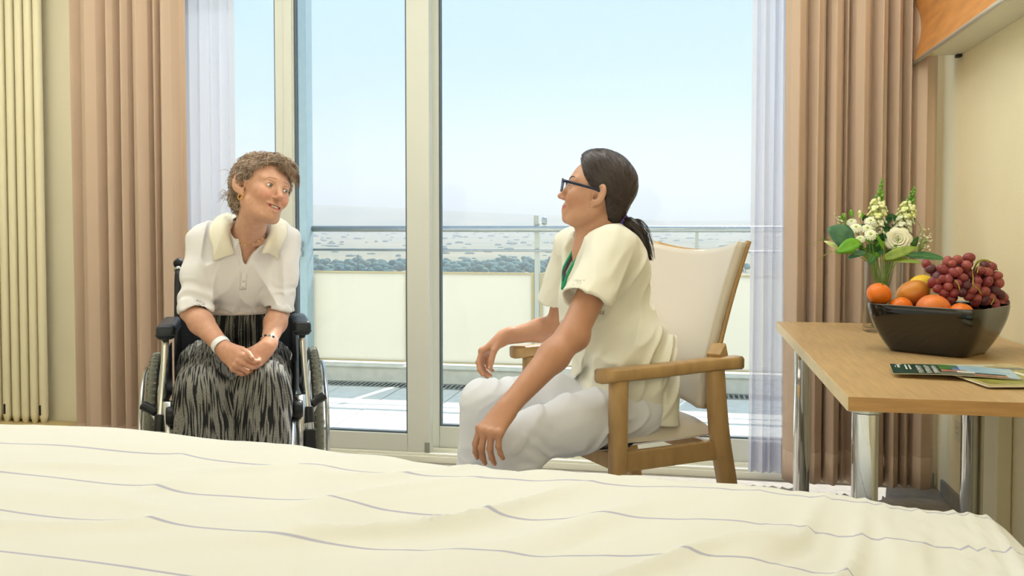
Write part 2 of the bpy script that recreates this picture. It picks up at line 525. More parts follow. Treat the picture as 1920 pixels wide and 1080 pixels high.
rail = thing('balcony_railing', 'metal balcony railing with two tubes above pale panels', 'railing', (-1.2, 6.5, .078))
hb = MB(); hb.tube([(-2.80, 6.44, 1.092), (2.6, 6.44, 1.092)], .023, 14); obj('handrail', hb, M['alu'], rail, smooth=True)
hb = MB(); hb.tube([(-2.80, 6.46, .935), (2.6, 6.46, .935)], .0095, 10); obj('mid_rail', hb, M['alu'], rail, smooth=True)
def bpanel(x0, x1):
    f = MB(); t = .018; z0, z1 = .093, .772; y = 6.5
    f.box2((x0, y - .012, z1 - .012), (x1, y + .012, z1)); f.box2((x0, y - .012, z0), (x1, y + .012, z0 + .012))
    f.box2((x0, y - .012, z0 + .012), (x0 + t, y + .012, z1 - .012)); f.box2((x1 - t, y - .012, z0 + .012), (x1, y + .012, z1 - .012))
    fr = obj('panel_frame', f, M['panel_edge'], rail)
    p = MB(); p.box2((x0 + t, y - .006, z0 + .012), (x1 - t, y + .006, z1 - .012)); obj('panel', p, M['panel'], fr)
for x0, x1 in ((-4.2, -2.83), (-2.80, -2.03), (-1.98, -1.075), (-1.03, .06), (.105, 1.2), (1.245, 2.6)):
    bpanel(x0, x1)
for x, w, top in ((-1.0525, .034, 1.135), (.0825, .022, 1.085), (1.2225, .03, 1.10), (-2.815, .02, 1.08)):
    mb = MB(); mb.box2((x - w / 2, 6.475, .078), (x + w / 2, 6.53, top)); obj('post', mb, M['alu_pale'], rail, bevel=.003)
mb = MB(); mb.box((-1.058, 6.48, 1.155), (.03, .04, .07)); mb.lathe([(.012, 0), (.03, .004), (.03, .03), (.02, .036)], (-1.015, 6.47, 1.15), (1, 0, 0), 14); obj('post_clamp', mb, M['alu'], rail, bevel=.003)
mb = MB(); mb.box2((-2.022, 6.45, .90), (-2.008, 6.47, 1.07)); mb.box2((-2.005, 6.44, .90), (-1.985, 6.47, .965)); obj('rail_bracket', mb, M['alu'], rail, bevel=.002)
# steel column outside with the rail brackets on it
colm = thing('balcony_column', 'pale blue steel column outside the glass where the railing ends', 'column', (-2.80, 6.40, -.066))
mb = MB(); mb.box2((-2.87, 6.34, -.066), (-2.762, 6.46, 3.4)); obj('shaft', mb, M['steel_post'], colm, bevel=.004)
for z in (.955, .885):
    mb = MB(); mb.box2((-2.85, 6.30, z), (-2.79, 6.34, z + .045)); mb.box2((-2.85, 6.27, z), (-2.79, 6.30, z + .006)); obj('bracket', mb, M['alu'], colm, bevel=.002)

# ------------------------------------------------------------------ the valley, its trees and the haze over it
M['field'] = mat('dry_fields', rgb(176, 160, 126), .95, var=.9, vscale=.0042, color2=rgb(128, 134, 108), detail=5)
M['tree'] = mat('tree_green', rgb(104, 140, 132), .9, var=.3, vscale=.3)
M['trunk'] = mat('tree_trunk', rgb(90, 74, 58), .9)
def ground_z(x, y):
    r = np.sqrt(x * x + y * y); az = np.degrees(np.arctan2(x, y))
    base = -53 + 32 * np.clip((r - 900) / 3300, 0, 1) ** 1.1
    crest = np.interp(az, [-70, -40, -23.4, -19.5, -14.5, -9.4, -1.1, 8, 30, 70], [150, 125, 110, 99, 79, 57, 27, 20, 45, 70])
    t = np.clip((r - 3300) / 1700, 0, 1); t = t * t * (3 - 2 * t)
    d = np.clip((r - 5000) / 3500, 0, 1)
    return base + (crest + 21) * t * (1 - .8 * d)
az = np.radians(np.linspace(-70, 55, 160)); rr = np.geomspace(40, 9000, 90)
X = rr[None, :] * np.sin(az)[:, None]; Y = rr[None, :] * np.cos(az)[:, None]
nz = (vnoise(np.stack([X.ravel() / 300, Y.ravel() / 300, 0 * X.ravel()], 1)) * 2.5).reshape(X.shape)
Z = ground_z(X, Y) + nz * (rr / 5000)[None, :]
mb = MB(); mb.grid(np.stack([X, Y, Z], -1)); struct(obj('terrain', mb, M['field'], smooth=True), 'dry fields and long hills beyond the balcony')

def tree_meshes(seed):
    r = np.random.RandomState(seed)
    c = MB()
    for k in range(9):
        a = r.uniform(0, 6.28); q = r.uniform(0, .32)
        c.ell((q * math.cos(a), q * math.sin(a), .42 + r.uniform(0, .38)), np.array([.24, .24, .2]) * r.uniform(.7, 1.15), None, 8, 5)
    V = np.concatenate(c.v); V += vnoise(V * 7)[:, None] * .05
    t = MB(); t.tube([(0, 0, 0), (.01, 0, .25), (0, .01, .5)], [.035, .028, .02], 6)
    return mesh_from('crown', V, c.f, None, True), mesh_from('trunk', np.concatenate(t.v), t.f, None, True)
TM = [tree_meshes(s) for s in (1, 2, 3)]
for c, t in TM:
    c.materials.append(M['tree']); t.materials.append(M['trunk'])
def far_tree(px, r, s, k):
    a = math.radians(-10.8) + math.atan((px - 960) / 1700)
    x, y = r * math.sin(a), r * math.cos(a)
    o = thing('valley_tree', 'small hazy tree of the valley tree line seen over the railing panels', 'tree', (x, y, float(ground_z(np.array(x), np.array(y))) - .5), 'hazy trees down in the valley')
    c = bpy.data.objects.new('crown', TM[k][0]); link(c, o); c.scale = (s, s, s * .85); c.rotation_euler = (0, 0, rnd.uniform(0, 6))
    t = bpy.data.objects.new('trunk', TM[k][1]); link(t, o); t.scale = (s, s, s * .85)
for i in range(25):
    far_tree(578 + i * 7.4 + rnd.uniform(-1, 1), 930 + (i * 7 % 5) * 45, rnd.uniform(15, 22), i % 3)
for i in range(36):
    far_tree(824 + i * 7.4 + rnd.uniform(-1, 1), 900 + (i * 7 % 5) * 48, rnd.uniform(15, 22), i % 3)
for px in (1376, 1387, 1398):
    far_tree(px, 920 + (px - 1376) * 6, 15, 1)
# hundreds of bushes and groves further off, a pixel or three each: one mass
g = MB(); r_ = np.random.RandomState(11)
for i in range(280):
    a = math.radians(-10.8) + math.atan((r_.uniform(560, 1420) - 960) / 1700); r = r_.uniform(1250, 3600)
    x, y = r * math.sin(a), r * math.cos(a); s = r_.uniform(1.2, 3.6) * (1 + r / 3500)
    g.ell((x, y, float(ground_z(np.array(x), np.array(y))) + s * .3), (s * r_.uniform(1, 2.6), s, s * .6), None, 6, 4)
tag(obj('distant_groves', g, M['tree'], smooth=True), 'hazy groves and hedges scattered over the far fields', 'trees', None, 'stuff')
a = math.radians(-10.8) + math.atan((671 - 960) / 1700); mx_, my_ = 900 * math.sin(a), 900 * math.cos(a)
mast = thing('mast', 'thin dark mast rising among the valley trees', 'mast', (mx_, my_, -54))
mb = MB(); mb.tube([(mx_, my_, -54), (mx_, my_, -27.5)], [.55, .3], 8); obj('pole', mb, M['trunk'], mast)
mb = MB(); mb.box((mx_, my_, -29), (2.2, .5, .4)); obj('crossarm', mb, M['trunk'], mast)
# haze: a real volume of thin mist lying over the valley
hz = bpy.data.materials.new('valley_haze'); hz.use_nodes = True
hn, hl = hz.node_tree.nodes, hz.node_tree.links
hn.clear(); ho = hn.new('ShaderNodeOutputMaterial'); hv = hn.new('ShaderNodeVolumeScatter')
hv.inputs['Color'].default_value = (0.94, 0.945, 1.0, 1); hv.inputs['Density'].default_value = 0.0004; hv.inputs['Anisotropy'].default_value = 0.25
hl.new(hv.outputs[0], ho.inputs['Volume'])
mb = MB(); mb.box2((-9000, 260, -70), (9000, 8800, 190)); o = obj('haze', mb, hz)
tag(o, 'pale mist lying over the whole valley', 'haze', None, 'stuff')

# ------------------------------------------------------------------ curtains
def curtain(name, folds, y0, z0, z1, m, label, group, amp, nz=26, sway=0.0, thick=0.0, gather=None, hem=True, flare=0.0):
    """folds: list of (x, depth) control points of the pleats along the rail"""
    F = np.asarray(folds, float)
    n = (len(F) - 1) * 8 + 1
    t = np.linspace(0, len(F) - 1, n)
    i = np.minimum(t.astype(int), len(F) - 2); f = t - i
    w = f * f * (3 - 2 * f)
    x = F[i, 0] * (1 - w * .8 - f * .2) + F[i + 1, 0] * (w * .8 + f * .2)
    dpt = F[i, 1] * (1 - w) + F[i + 1, 1] * w
    zz = np.linspace(z1, z0, nz)
    P = np.zeros((n, nz, 3))
    xc = x.mean()
    for k, z in enumerate(zz):
        q = (z1 - z) / (z1 - z0)
        ph = np.sin(t * 1.7 + q * 2.2) * .006 * q + np.sin(t * .6 + q * 4) * sway * q
        P[:, k, 0] = xc + (x - xc) * (1 + flare * q) + ph
        P[:, k, 1] = y0 + dpt * amp * (.85 + .3 * q + .12 * np.sin(t * 2.3 + q * 3))
        P[:, k, 2] = z
    mb = MB(); mb.grid(P)
    root = thing(name, label, 'curtain', (xc, y0, z0), group)
    o = obj('curtain_panel', mb, m, root, smooth=True, solid=thick)
    if hem:
        hP = P[:, -3:, :].copy(); hP[:, 0, 2] = z0 + .13; hP[:, 1, 2] = z0 + .06; hP[:, 2, 2] = z0 + .001
        hP[:, :, 1] -= .0022
        mb = MB(); mb.grid(hP); obj('hem', mb, m, root, smooth=True, solid=thick * .6)
    return root

def px2x(px, y):      # where the sight line through an image column meets the curtain line
    a = math.radians(-10.8) + math.atan((px - 960) / 1700)
    return y * math.tan(a)
yc = 3.93
L = [(135, .1), (150, 1), (157, .1), (172, -.6), (186, -.2), (196, .9), (202, .2), (212, -.7), (217, -.2), (224, .9), (230, .1), (238, -.6), (244, -.1), (249, .9), (256, -.1), (268, -.8), (280, .1), (284, 1), (290, .2), (298, -.4), (302, .6), (306, 0), (316, -.8), (326, -.2), (334, .8), (347, .5)]
curtain('drape', [(px2x(p, yc), d) for p, d in L], yc, .015, 2.62, M['drape'], 'floor-length dusty rose drape hanging behind the wheelchair', 'dusty rose drapes', .05, thick=.002)
R = [(1470, .5), (1480, -.2), (1494, -.9), (1506, -.2), (1513, .8), (1521, 0), (1530, -.7), (1540, -.2), (1547, .9), (1555, -.1), (1563, -.7), (1572, -.2), (1581, .9), (1587, .2), (1593, 1), (1601, 0), (1613, -.7), (1625, -.3), (1634, .9), (1641, 0), (1649, -.7), (1658, -.2), (1664, .8), (1672, 0), (1679, -.6), (1687, 0), (1691, 1), (1698, .3), (1704, -.3), (1710, .6), (1716, 0), (1731, -.7), (1748, -.3), (1757, .7)]
curtain('drape', [(px2x(p, yc), d) for p, d in R], yc, .045, 2.62, M['drape'], 'floor-length dusty rose drape hanging behind the desk', 'dusty rose drapes', .05, thick=.002)
ys = 4.03
S1 = [(px2x(p, ys), d) for p, d in [(300, 0), (318, .6), (336, -.5), (349, .5), (362, -.6), (372, .4), (383, -.6), (392, .5), (400, -.3), (409, .6), (417, -.4), (426, .5), (434, -.4), (441, .3)]]
curtain('voile_curtain', S1, ys, .05, 2.62, M['sheer'], 'sheer white voile curtain beside the left drape', 'sheer voile curtains', .032, flare=.05, hem=False)
S2 = [(px2x(p, ys), d) for p, d in [(1408, .3), (1416, -.4), (1424, .5), (1432, -.5), (1441, .5), (1449, -.4), (1457, .6), (1464, -.5), (1473, .4), (1484, -.5), (1496, .5), (1510, 0)]]
curtain('voile_curtain', S2, ys, .05, 2.62, M['sheer'], 'sheer white voile curtain between the armchair and the right drape', 'sheer voile curtains', .032, flare=.08, hem=True)
# curtain rail on the ceiling edge (above the frame)
mb = MB(); mb.box2((-3.0, 3.90, 2.62), (1.04, 4.06, 2.66)); struct(obj('trim_5', mb, M['alu_pale']), 'curtain track')

# ------------------------------------------------------------------ radiator at the left
rad = thing('radiator', 'tall cream column radiator left of the pale wall', 'radiator', (-3.30, 4.02, .12))
for i in range(6):
    px = -9 + i * 17.2
    x = px2x(px, 4.02)
    mb = MB(); mb.tube([(x, 4.02, .12), (x, 4.02, .16), (x, 4.02, 2.40), (x, 4.02, 2.44)], [.012, .0205, .0205, .012], 14); obj('tube', mb, M['radiator'], rad, smooth=True)
mb = MB(); mb.box2((px2x(-16, 4.06), 4.045, .13), (px2x(82, 4.06), 4.075, 2.43)); obj('back_plate', mb, M['radiator'], rad, bevel=.006)
for px in (3, 70):
    mb = MB(); x = px2x(px, 4.0); mb.box((x, 4.003, .19), (.006, .02, .05)); obj('clip', mb, M['black_plastic'], rad)
# ------------------------------------------------------------------ bed in the foreground
bed = thing('bed', 'wide bed under a striped duvet in the foreground', 'bed', (-.7, 1.2, 0))
bm_ = MB(); bm_.box2((-1.75, .52, .30), (.82, 1.90, .455)); obj('mattress', bm_, M['sheet'], bed, bevel=.045, seg=4)
bm_ = MB(); bm_.box2((-1.80, .48, .20), (.86, 1.92, .295)); obj('bed_frame', bm_, M['wood'], bed, bevel=.01)
for x in (-1.65, .70):
    for y in (.60, 1.80):
        mb = MB(); mb.box2((x - .03, y - .03, 0), (x + .03, y + .03, .20)); obj('leg', mb, M['wood_edge'], bed, bevel=.004)
def duvet():
    S = np.concatenate([np.linspace(-2.35, .52, 210), np.linspace(.52, 1.10, 70)[1:]])
    T = np.concatenate([np.linspace(.42, 1.80, 150), np.linspace(1.80, 2.36, 70)[1:]])
    s, t = np.meshgrid(S, T, indexing='ij')
    def fold(q, q0, r):
        """flat until q0, then a quarter round of radius r, then straight down"""
        d = np.clip(q - q0, 0, None)
        ang = np.clip(d / r, 0, np.pi / 2)
        out = np.minimum(q, q0) + r * np.sin(ang)
        drop = r * (1 - np.cos(ang)) + np.clip(d - r * np.pi / 2, 0, None)
        return out, drop
    X, dx = fold(s, .545, .10)
    Y, dy = fold(t, 1.865, .13)
    crest = np.interp(X, [-2.4, -1.9, -1.70, -1.5, -1.27, -.84, -.52, -.27, .11, .353, .46, .58, .69], [.625, .640, .651, .655, .643, .624, .606, .600, .598, .575, .564, .560, .556])
    p = np.stack([X.ravel(), Y.ravel(), 0 * X.ravel()], 1)
    # long soft wrinkles that run across the bed and fan out towards its far edge
    ang = np.radians(np.interp(X.ravel(), [-1.8, -.6, .2, .6], [14, 30, 42, 70]))
    u = X.ravel() * np.cos(ang) + Y.ravel() * np.sin(ang); v = -X.ravel() * np.sin(ang) + Y.ravel() * np.cos(ang)
    w1 = vnoise(np.stack([u * 2.2, v * 10, 0 * u + 3], 1)); w2 = vnoise(np.stack([u * 4, v * 24, 0 * u + 9], 1)); w3 = vnoise(p * 3.2 + 5)
    ridge = (1 - np.abs(w1)) ** 3
    amp = np.interp(X.ravel(), [-1.8, -1.0, -.2, .2, .6], [.5, .6, 1.0, .8, .6])
    wr = (ridge * .026 * amp + w2 * .0055 * amp + w3 * .014).reshape(X.shape) - .014
    edge = np.clip((1.80 - Y) / .25, 0, 1)
    Z = crest - (1 - np.exp(-((1.90 - np.minimum(Y, 1.9)) / .30) ** 2)) * .018
    Z = Z + wr * (.45 + .55 * edge)
    crease = np.exp(-((X - .145) / .004) ** 2) * .0045
    Z = Z + crease
    hang = np.clip(dx + dy, 0, None)
    Z = Z - np.maximum(dx, dy) - .35 * np.minimum(dx, dy)
    Y = Y + np.sin(X * 9 + 1) * .02 * np.clip(dy / .3, 0, 1)
    X = X + np.sin(Y * 13) * .022 * np.clip(dx / .25, 0, 1) + .02 * np.clip(dx / .3, 0, 1)
    Z = np.maximum(Z, .16)
    # cloth coordinates for the woven stripes
    uvv = t - .045 * np.sin(s * 1.3 + .4) - .03 * (s + .7) + w3.reshape(X.shape) * .012
    mb = MB(); mb.grid(np.stack([X, Y, Z], -1), uv=np.stack([s, uvv - 1.62 + 1.75], -1))
    return mb
o = obj('duvet', duvet(), M['duvet'], smooth=True, solid=.006)
tag(o, 'rumpled off-white duvet with thin lilac stripes spread over the bed', 'duvet')

# ------------------------------------------------------------------ armchair
CF = np.array([-.79, -.613, 0]); CN = np.array([.606, -.796, 0]); CO = np.array([-.4035, 2.782, 0])
def cq(a, b, z): return CO + a * CF + b * CN + np.array([0, 0, z])
chair = thing('armchair', 'beech armchair with beige vinyl seat under the nurse', 'chair', tuple(cq(-.25, 0, 0)))
def bent(pts, w, h, across, mi=0):
    """a wooden member swept along pts with a rounded rectangular section; across: width direction"""
    P = spline(pts, 16); A = unit(across); out = []
    T = np.gradient(P, axis=0)
    hw = np.interp(np.linspace(0, 1, 16), np.linspace(0, 1, len(w)), w) if not np.isscalar(w) else np.full(16, w)
    hh = np.interp(np.linspace(0, 1, 16), np.linspace(0, 1, len(h)), h) if not np.isscalar(h) else np.full(16, h)
    c = .18
    sec = [(-.5, -.5 + c), (-.5, .5 - c), (-.5 + c, .5), (.5 - c, .5), (.5, .5 - c), (.5, -.5 + c), (.5 - c, -.5), (-.5 + c, -.5)]
    for i in range(16):
        n = unit(np.cross(T[i], A))
        out.append([P[i] + A * hw[i] * x + n * hh[i] * y for x, y in sec])
    V = np.array(out).reshape(-1, 3); k = len(sec); mb = MB(); F = []
    for i in range(15):
        for j in range(k):
            F.append((i * k + j, i * k + (j + 1) % k, (i + 1) * k + (j + 1) % k, (i + 1) * k + j))
    F.append(tuple(range(k))[::-1]); F.append(tuple(range(15 * k, 16 * k)))
    mb.add(V, F, mi)
    return mb
for sb in (1, -1):
    obj('armrest', bent([cq(.0, sb * .274, .690), cq(-.2, sb * .274, .692), cq(-.4, sb * .272, .697), cq(-.515, sb * .270, .695)], [.050, .046, .046, .05], .040, CN), M['chairwood'], chair, angle=1, smooth=True)
    obj('leg', bent([cq(-.068, sb * .272, .672), cq(-.066, sb * .272, .4), cq(-.064, sb * .272, 0)], .044, [.05, .048, .044], CN), M['chairwood'], chair, smooth=True)
    obj('leg', bent([cq(-.425, sb * .262, .70), cq(-.44, sb * .266, .5), cq(-.468, sb * .270, .34), cq(-.54, sb * .272, 0)], .046, [.052, .058, .056, .046], CN), M['chairwood'], chair, smooth=True)
    mb = MB(); mb.bar(cq(-.09, sb * .262, .432), cq(-.45, sb * .258, .428), .024, .058); obj('side_rail', mb, M['chairwood'], chair, bevel=.003)
    mb = MB(); mb.bar(cq(-.425, sb * .262, .705), cq(-.47, sb * .236, .735), .045, .05); obj('back_joint', mb, M['chairwood'], chair, bevel=.004)
mb = MB(); mb.bar(cq(-.085, -.25, .425), cq(-.085, .25, .425), .024, .05); obj('front_rail', mb, M['chairwood'], chair, bevel=.003)
mb = MB(); mb.bar(cq(-.455, -.245, .415), cq(-.455, .245, .415), .024, .05); obj('rear_rail', mb, M['chairwood'], chair, bevel=.003)
def chair_seat():
    mb = MB(); n, m = 30, 26; top = np.zeros((n, m, 3)); bot = np.zeros((n, m, 3))
    for i in range(n):
        for j in range(m):
            u = -1 + 2 * i / (n - 1); v = -1 + 2 * j / (m - 1)
            # rounded-square outline
            k = 1 - .06 * (u * u * v * v)
            a = -.245 + .225 * u * k; b = .242 * v * k * (1 - .02 * u)
            e = max(0., 1 - abs(u) ** 6) ** .5 * max(0., 1 - abs(v) ** 6) ** .5
            top[i, j] = cq(a, b, .474 + .048 * e + .008 * (1 - v * v) + .006 * u)
            bot[i, j] = cq(a, b, .474 - .016 * e - (.010 * (u > .5)))
    mb.grid(top); mb.grid(bot[:, ::-1])
    return mb
obj('seat_cushion', chair_seat(), M['leather'], chair, smooth=True)
def chair_back(off, th, m, name, inset=0.0, parent=None):
    n, q = 26, 30; P = np.zeros((n, q, 3))
    for i in range(n):
        for j in range(q):
            v = -1 + 2 * i / (n - 1); w = j / (q - 1)
            ztop = 1.066 - .030 * (1 - v * v) + .004 * v
            zb = .545 + .010 * (1 - v * v)
            z = zb + inset + (ztop - zb - 2 * inset) * w
            a = -.445 - .085 * w - .045 * w * w + .030 * (v * v) - off
            hw = (.215 + .035 * w ** 1.5 - inset)
            P[i, j] = cq(a, hw * v, z)
    mb = MB(); mb.grid(P)
    return obj(name, mb, m, parent if parent is not None else chair, smooth=True, solid=th)
bk = chair_back(.0, .030, M['leather'], 'backrest_pad', .004)
chair_back(.026, .014, M['chairwood'], 'backrest_shell', 0)

# ------------------------------------------------------------------ desk
desk = thing('desk', 'beech laminate desk on chrome legs along the cream wall', 'desk', (.70, 2.9, 0))
mb = MB(); mb.box2((.358, 2.10, .709), (1.056, 3.70, .74)); tb = obj('tabletop', mb, [M['wood']], desk, bevel=.002)
mb = MB(); mb.box2((.3585, 2.0975, .7088), (1.056, 2.0998, .7398)); o = obj('edge_band', mb, M['wood_edge'], tb); o['label'] = 'darker beech edge band'
mb = MB(); mb.box2((.3555, 2.0985, .7088), (.3578, 3.70, .7398)); o = obj('edge_band', mb, mat('beech_edge_pale', rgb(232, 205, 150), .35, var=.12, vscale=10), tb)
def desk_leg(x, y, parent=desk):
    mb = MB(); mb.lathe([(.029, 0), (.033, .004), (.033, .012), (.029, .02), (.029, .690), (.029, .694)], (x, y, 0), n=28); lg = obj('leg', mb, M['chrome'], parent, smooth=True, angle=1)
    mb = MB(); mb.lathe([(.042, .696), (.042, .7088)], (x, y, 0), n=24); obj('leg_plate', mb, M['alu'], lg)
desk_leg(.408, 2.175); desk_leg(.425, 3.44); desk_leg(1.00, 3.45); desk_leg(.985, 2.175)
mb = MB(); mb.box2((.44, 3.435, .67), (.975, 3.455, .7085)); obj('apron_rail', mb, M['alu'], desk)

# ------------------------------------------------------------------ wall lamp over the desk
lamp = thing('wall_lamp', 'long wall lamp with curved cherry veneer front over the desk', 'lamp', (XW, 3.1, 1.80))
prof = [(.902 + .026 * math.sin(math.pi * k / 12), 1.782 + .262 * k / 12) for k in range(13)]
y0, y1 = 2.05, 3.95
def strip(off, th, ya, yb):
    A = [(x + off, ya, z) for x, z in prof] + [(x + off + th, ya, z) for x, z in prof[::-1]]
    mb = MB(); mb.prism(A, (0, yb - ya, 0)); return mb
obj('front_panel', strip(0, .008, y0 + .004, y1 - .004), M['lampwood'], lamp, smooth=False)
obj('end_cap', strip(-.002, .014, y1 - .004, y1), M['lamprim'], lamp); obj('end_cap', strip(-.002, .014, y0, y0 + .004), M['lamprim'], lamp)
mb = MB(); mb.tube([(.906, y0, 1.776), (.906, y1 + .002, 1.776)], .0085, 12); obj('lower_rim', mb, M['lamprim'], lamp, smooth=True)
mb = MB(); mb.tube([(.906, y0, 2.05), (.906, y1 + .002, 2.05)], .0085, 12); obj('upper_rim', mb, M['lamprim'], lamp, smooth=True)
mb = MB(); mb.box2((.914, y0 + .05, 1.788), (XW - .0005, 3.852, 1.800)); mb.box2((1.03, y0 + .05, 1.80), (XW - .0005, 3.852, 2.03)); bp_ = obj('housing', mb, M['lampmetal'], lamp, bevel=.002)
mb = MB(); mb.box2((.926, 3.80, 1.7870), (.952, 3.835, 1.7882)); o = obj('rating_label', mb, mat('yellow_label', rgb(206, 196, 110), .5), bp_)
mb = MB(); mb.box2((1.038, 3.825, 1.776), (1.056, 3.853, 1.7879)); obj('screw_cap', mb, M['black_plastic'], bp_)
mb = MB(); mb.box2((1.050, 3.03, 1.780), (1.058, 3.05, 1.7879)); obj('screw_cap', mb, M['black_plastic'], bp_)

# ------------------------------------------------------------------ double socket
sk = thing('double_socket', 'cream double wall socket low on the wall under the desk', 'socket', (XW, 3.74, .30))
ys_, zs_ = 3.745, .318
mb = MB(); mb.box2((XW - .010, ys_ - .076, zs_ - .041), (XW - .0003, ys_ + .076, zs_ + .041)); obj('cover_plate', mb, M['porcelain'], sk, bevel=.004)
for dy in (.036, -.036):
    mb = MB(); mb.ring((XW - .0105, ys_ + dy, zs_), (1, 0, 0), .0205, .002, 24, 6); mb.lathe([(.0195, 0), (.0195, .001)], (XW - .0112, ys_ + dy, zs_), (1, 0, 0), 20); so = obj('socket_insert', mb, M['porcelain'], sk, smooth=False)
    mb = MB()
    for dz in (-.0095, .0095):
        mb.lathe([(.003, 0), (.003, .0008)], (XW - .0119, ys_ + dy, zs_ + dz), (1, 0, 0), 10)
    obj('contact_hole', mb, M['black_plastic'], so)

# ------------------------------------------------------------------ wheelchair
WD = np.array([.456, -.89, 0]); WS = np.array([.89, .456, 0]); WO = np.array([-1.6, 3.03, 0])
def wq(a, b, z): return WO + a * WS + b * WD + np.array([0, 0, z])
wc = thing('wheelchair', 'grey tyred wheelchair with black arm pads under the seated old woman', 'wheelchair', tuple(wq(0, -.2, 0)))
for sg in (-1, 1):
    c = wq(sg * .298, -.335, .312)
    mb = MB(); mb.ring(c, WS, .287, (.024, .021), 72, 12); ty = obj('tyre', mb, M['tyre'], wc, smooth=True)
    tr = MB()
    for k in range(72):
        for q in (-1, 0, 1):
            th_ = 2 * math.pi * (k + (.5 if q else 0)) / 72
            dv = np.array([0, 0, 1.0]) * math.cos(th_) + WD * math.sin(th_)
            tn = -np.array([0, 0, 1.0]) * math.sin(th_) + WD * math.cos(th_)
            tr.box(c + dv * (.3098 - abs(q) * .0035) + WS * q * .0115, (.0075, .0085, .004), 0, np.stack([WS, tn, dv], 1))
    obj('tread', tr, M['tyre'], ty)['kind'] = 'stuff'
    mb = MB(); mb.ring(c, WS, .262, (.008, .012), 64, 8); rim = obj('rim', mb, M['steel'], wc, smooth=True)
    mb = MB(); mb.ring(c + WS * sg * .037, WS, .248, .0085, 64, 8); obj('hand_rim', mb, M['steel'], wc, smooth=True)
    mb = MB(); mb.lathe([(.012, -.045), (.026, -.03), (.018, -.01), (.018, .015), (.026, .03), (.010, .045)], c, WS, 16); hub = obj('hub', mb, M['black_plastic'], wc, smooth=True)
    for k in range(18):
        th_ = 2 * math.pi * k / 18; dv = np.array([0, 0, 1.0]) * math.cos(th_) + WD * math.sin(th_)
        tn = -np.array([0, 0, 1.0]) * math.sin(th_) + WD * math.cos(th_)
        mb = MB(); mb.tube([c + WS * (.022 if k % 2 else -.022) + tn * .016, c + dv * .262], .0012, 5); obj('spoke', mb, M['steel'], rim)
    # arm pad, its post and clamps
    mb = MB(); mb.box2((-.5, -.5, -.5), (.5, .5, .5))
    V = np.concatenate(mb.v); A = wq(sg * .238, -.165, .738)
    V = A + V[:, :1] * .066 * WS + V[:, 1:2] * .33 * WD + V[:, 2:3] * np.array([0, 0, .054]); mb.v = [V]
    pd_ = obj('arm_pad', mb, M['pad'], wc, bevel=.017, seg=4)
    s_ = MB(); s_.bar(wq(sg * .238, -.32, .728), wq(sg * .238, .0015, .728), .0672, .004); obj('pad_seam', s_, M['black_plastic'], pd_, bevel=.001)
    mb = MB(); mb.tube(spline([wq(sg * .240, -.035, .712), wq(sg * .243, -.015, .62), wq(sg * .250, .02, .50), wq(sg * .254, .035, .44)], 12), [.0125] * 6 + [.014] * 6, 14); obj('arm_post', mb, M['steel'], wc, smooth=True)
    mb = MB(); mb.tube([wq(sg * .253, .03, .452), wq(sg * .257, .042, .395)], .021, 14); obj('clamp', mb, M['black_plastic'], wc, smooth=False, bevel=.003)
    mb = MB(); mb.tube([wq(sg * .257, .042, .396), wq(sg * .259, .046, .372)], .0165, 14); obj('collar', mb, M['steel'], wc, smooth=False)
    mb = MB(); mb.bar(wq(sg * .259, .046, .372), wq(sg * .262, .052, .28), .04, .034, WD); mb.bar(wq(sg * .262, .05, .285), wq(sg * .262, .05, .255), .018, .018, WD); obj('socket_block', mb, M['black_plastic'], wc, bevel=.004)
    # brake lever
    mb = MB(); mb.tube([wq(sg * .262, .03, .42), wq(sg * .285, .0, .455), wq(sg * .312, -.03, .485)], [.008, .008, .007], 10); br = obj('brake_lever', mb, M['steel'], wc, smooth=True)
    mb = MB(); mb.tube(spline([wq(sg * .268, .022, .455), wq(sg * .285, .015, .468), wq(sg * .31, .01, .482), wq(sg * .318, .008, .487)], 8), [.012, .015, .016, .0165, .017, .017, .0165, .010], 14); obj('brake_knob', mb, M['black_plastic'], br, smooth=True)
    # frame tubes
    mb = MB(); mb.tube(spline([wq(sg * .225, -.40, .30), wq(sg * .225, -.39, .62), wq(sg * .222, -.405, .88), wq(sg * .220, -.43, .945)], 16), .0125, 12); obj('back_post', mb, M['black_plastic'], wc, smooth=True)
    mb = MB(); mb.tube([wq(sg * .220, -.425, .938), wq(sg * .220, -.435, .955)], .0165, 14); obj('grip_collar', mb, M['steel'], wc, smooth=True)
    mb = MB(); mb.tube(spline([wq(sg * .220, -.415, .965), wq(sg * .220, -.45, .972), wq(sg * .220, -.52, .968), wq(sg * .220, -.555, .962)], 12), [.018, .019] + [.0165] * 9 + [.013], 14); obj('push_handle', mb, M['black_plastic'], wc, smooth=True)
    mb = MB(); mb.tube([wq(sg * .225, -.40, .43), wq(sg * .225, .05, .43)], .0125, 12); mb.tube([wq(sg * .225, -.40, .25), wq(sg * .225, .04, .25)], .0125, 12); obj('side_tube', mb, M['steel'], wc, smooth=True)
    mb = MB(); mb.tube([wq(sg * .225, .045, .50), wq(sg * .225, .045, .17)], .019, 16); obj('front_tube', mb, M['steel'], wc, smooth=True)
    mb = MB(); mb.lathe([(.030, -.018), (.034, -.010), (.034, .010), (.030, .018)], wq(sg * .215, .062, .452), WS, 16); obj('pivot_knob', mb, M['black_plastic'], wc, smooth=True)
    mb = MB(); mb.tube(spline([wq(sg * .20, .06, .42), wq(sg * .19, .15, .34), wq(sg * .17, .27, .16), wq(sg * .165, .31, .10)], 12), .0115, 12); obj('leg_rest_hanger', mb, M['steel'], wc, smooth=True)
    mb = MB(); mb.bar(wq(sg * .165, .27, .09), wq(sg * .165, .44, .10), .14, .014); obj('footplate', mb, M['black_plastic'], wc, bevel=.005)
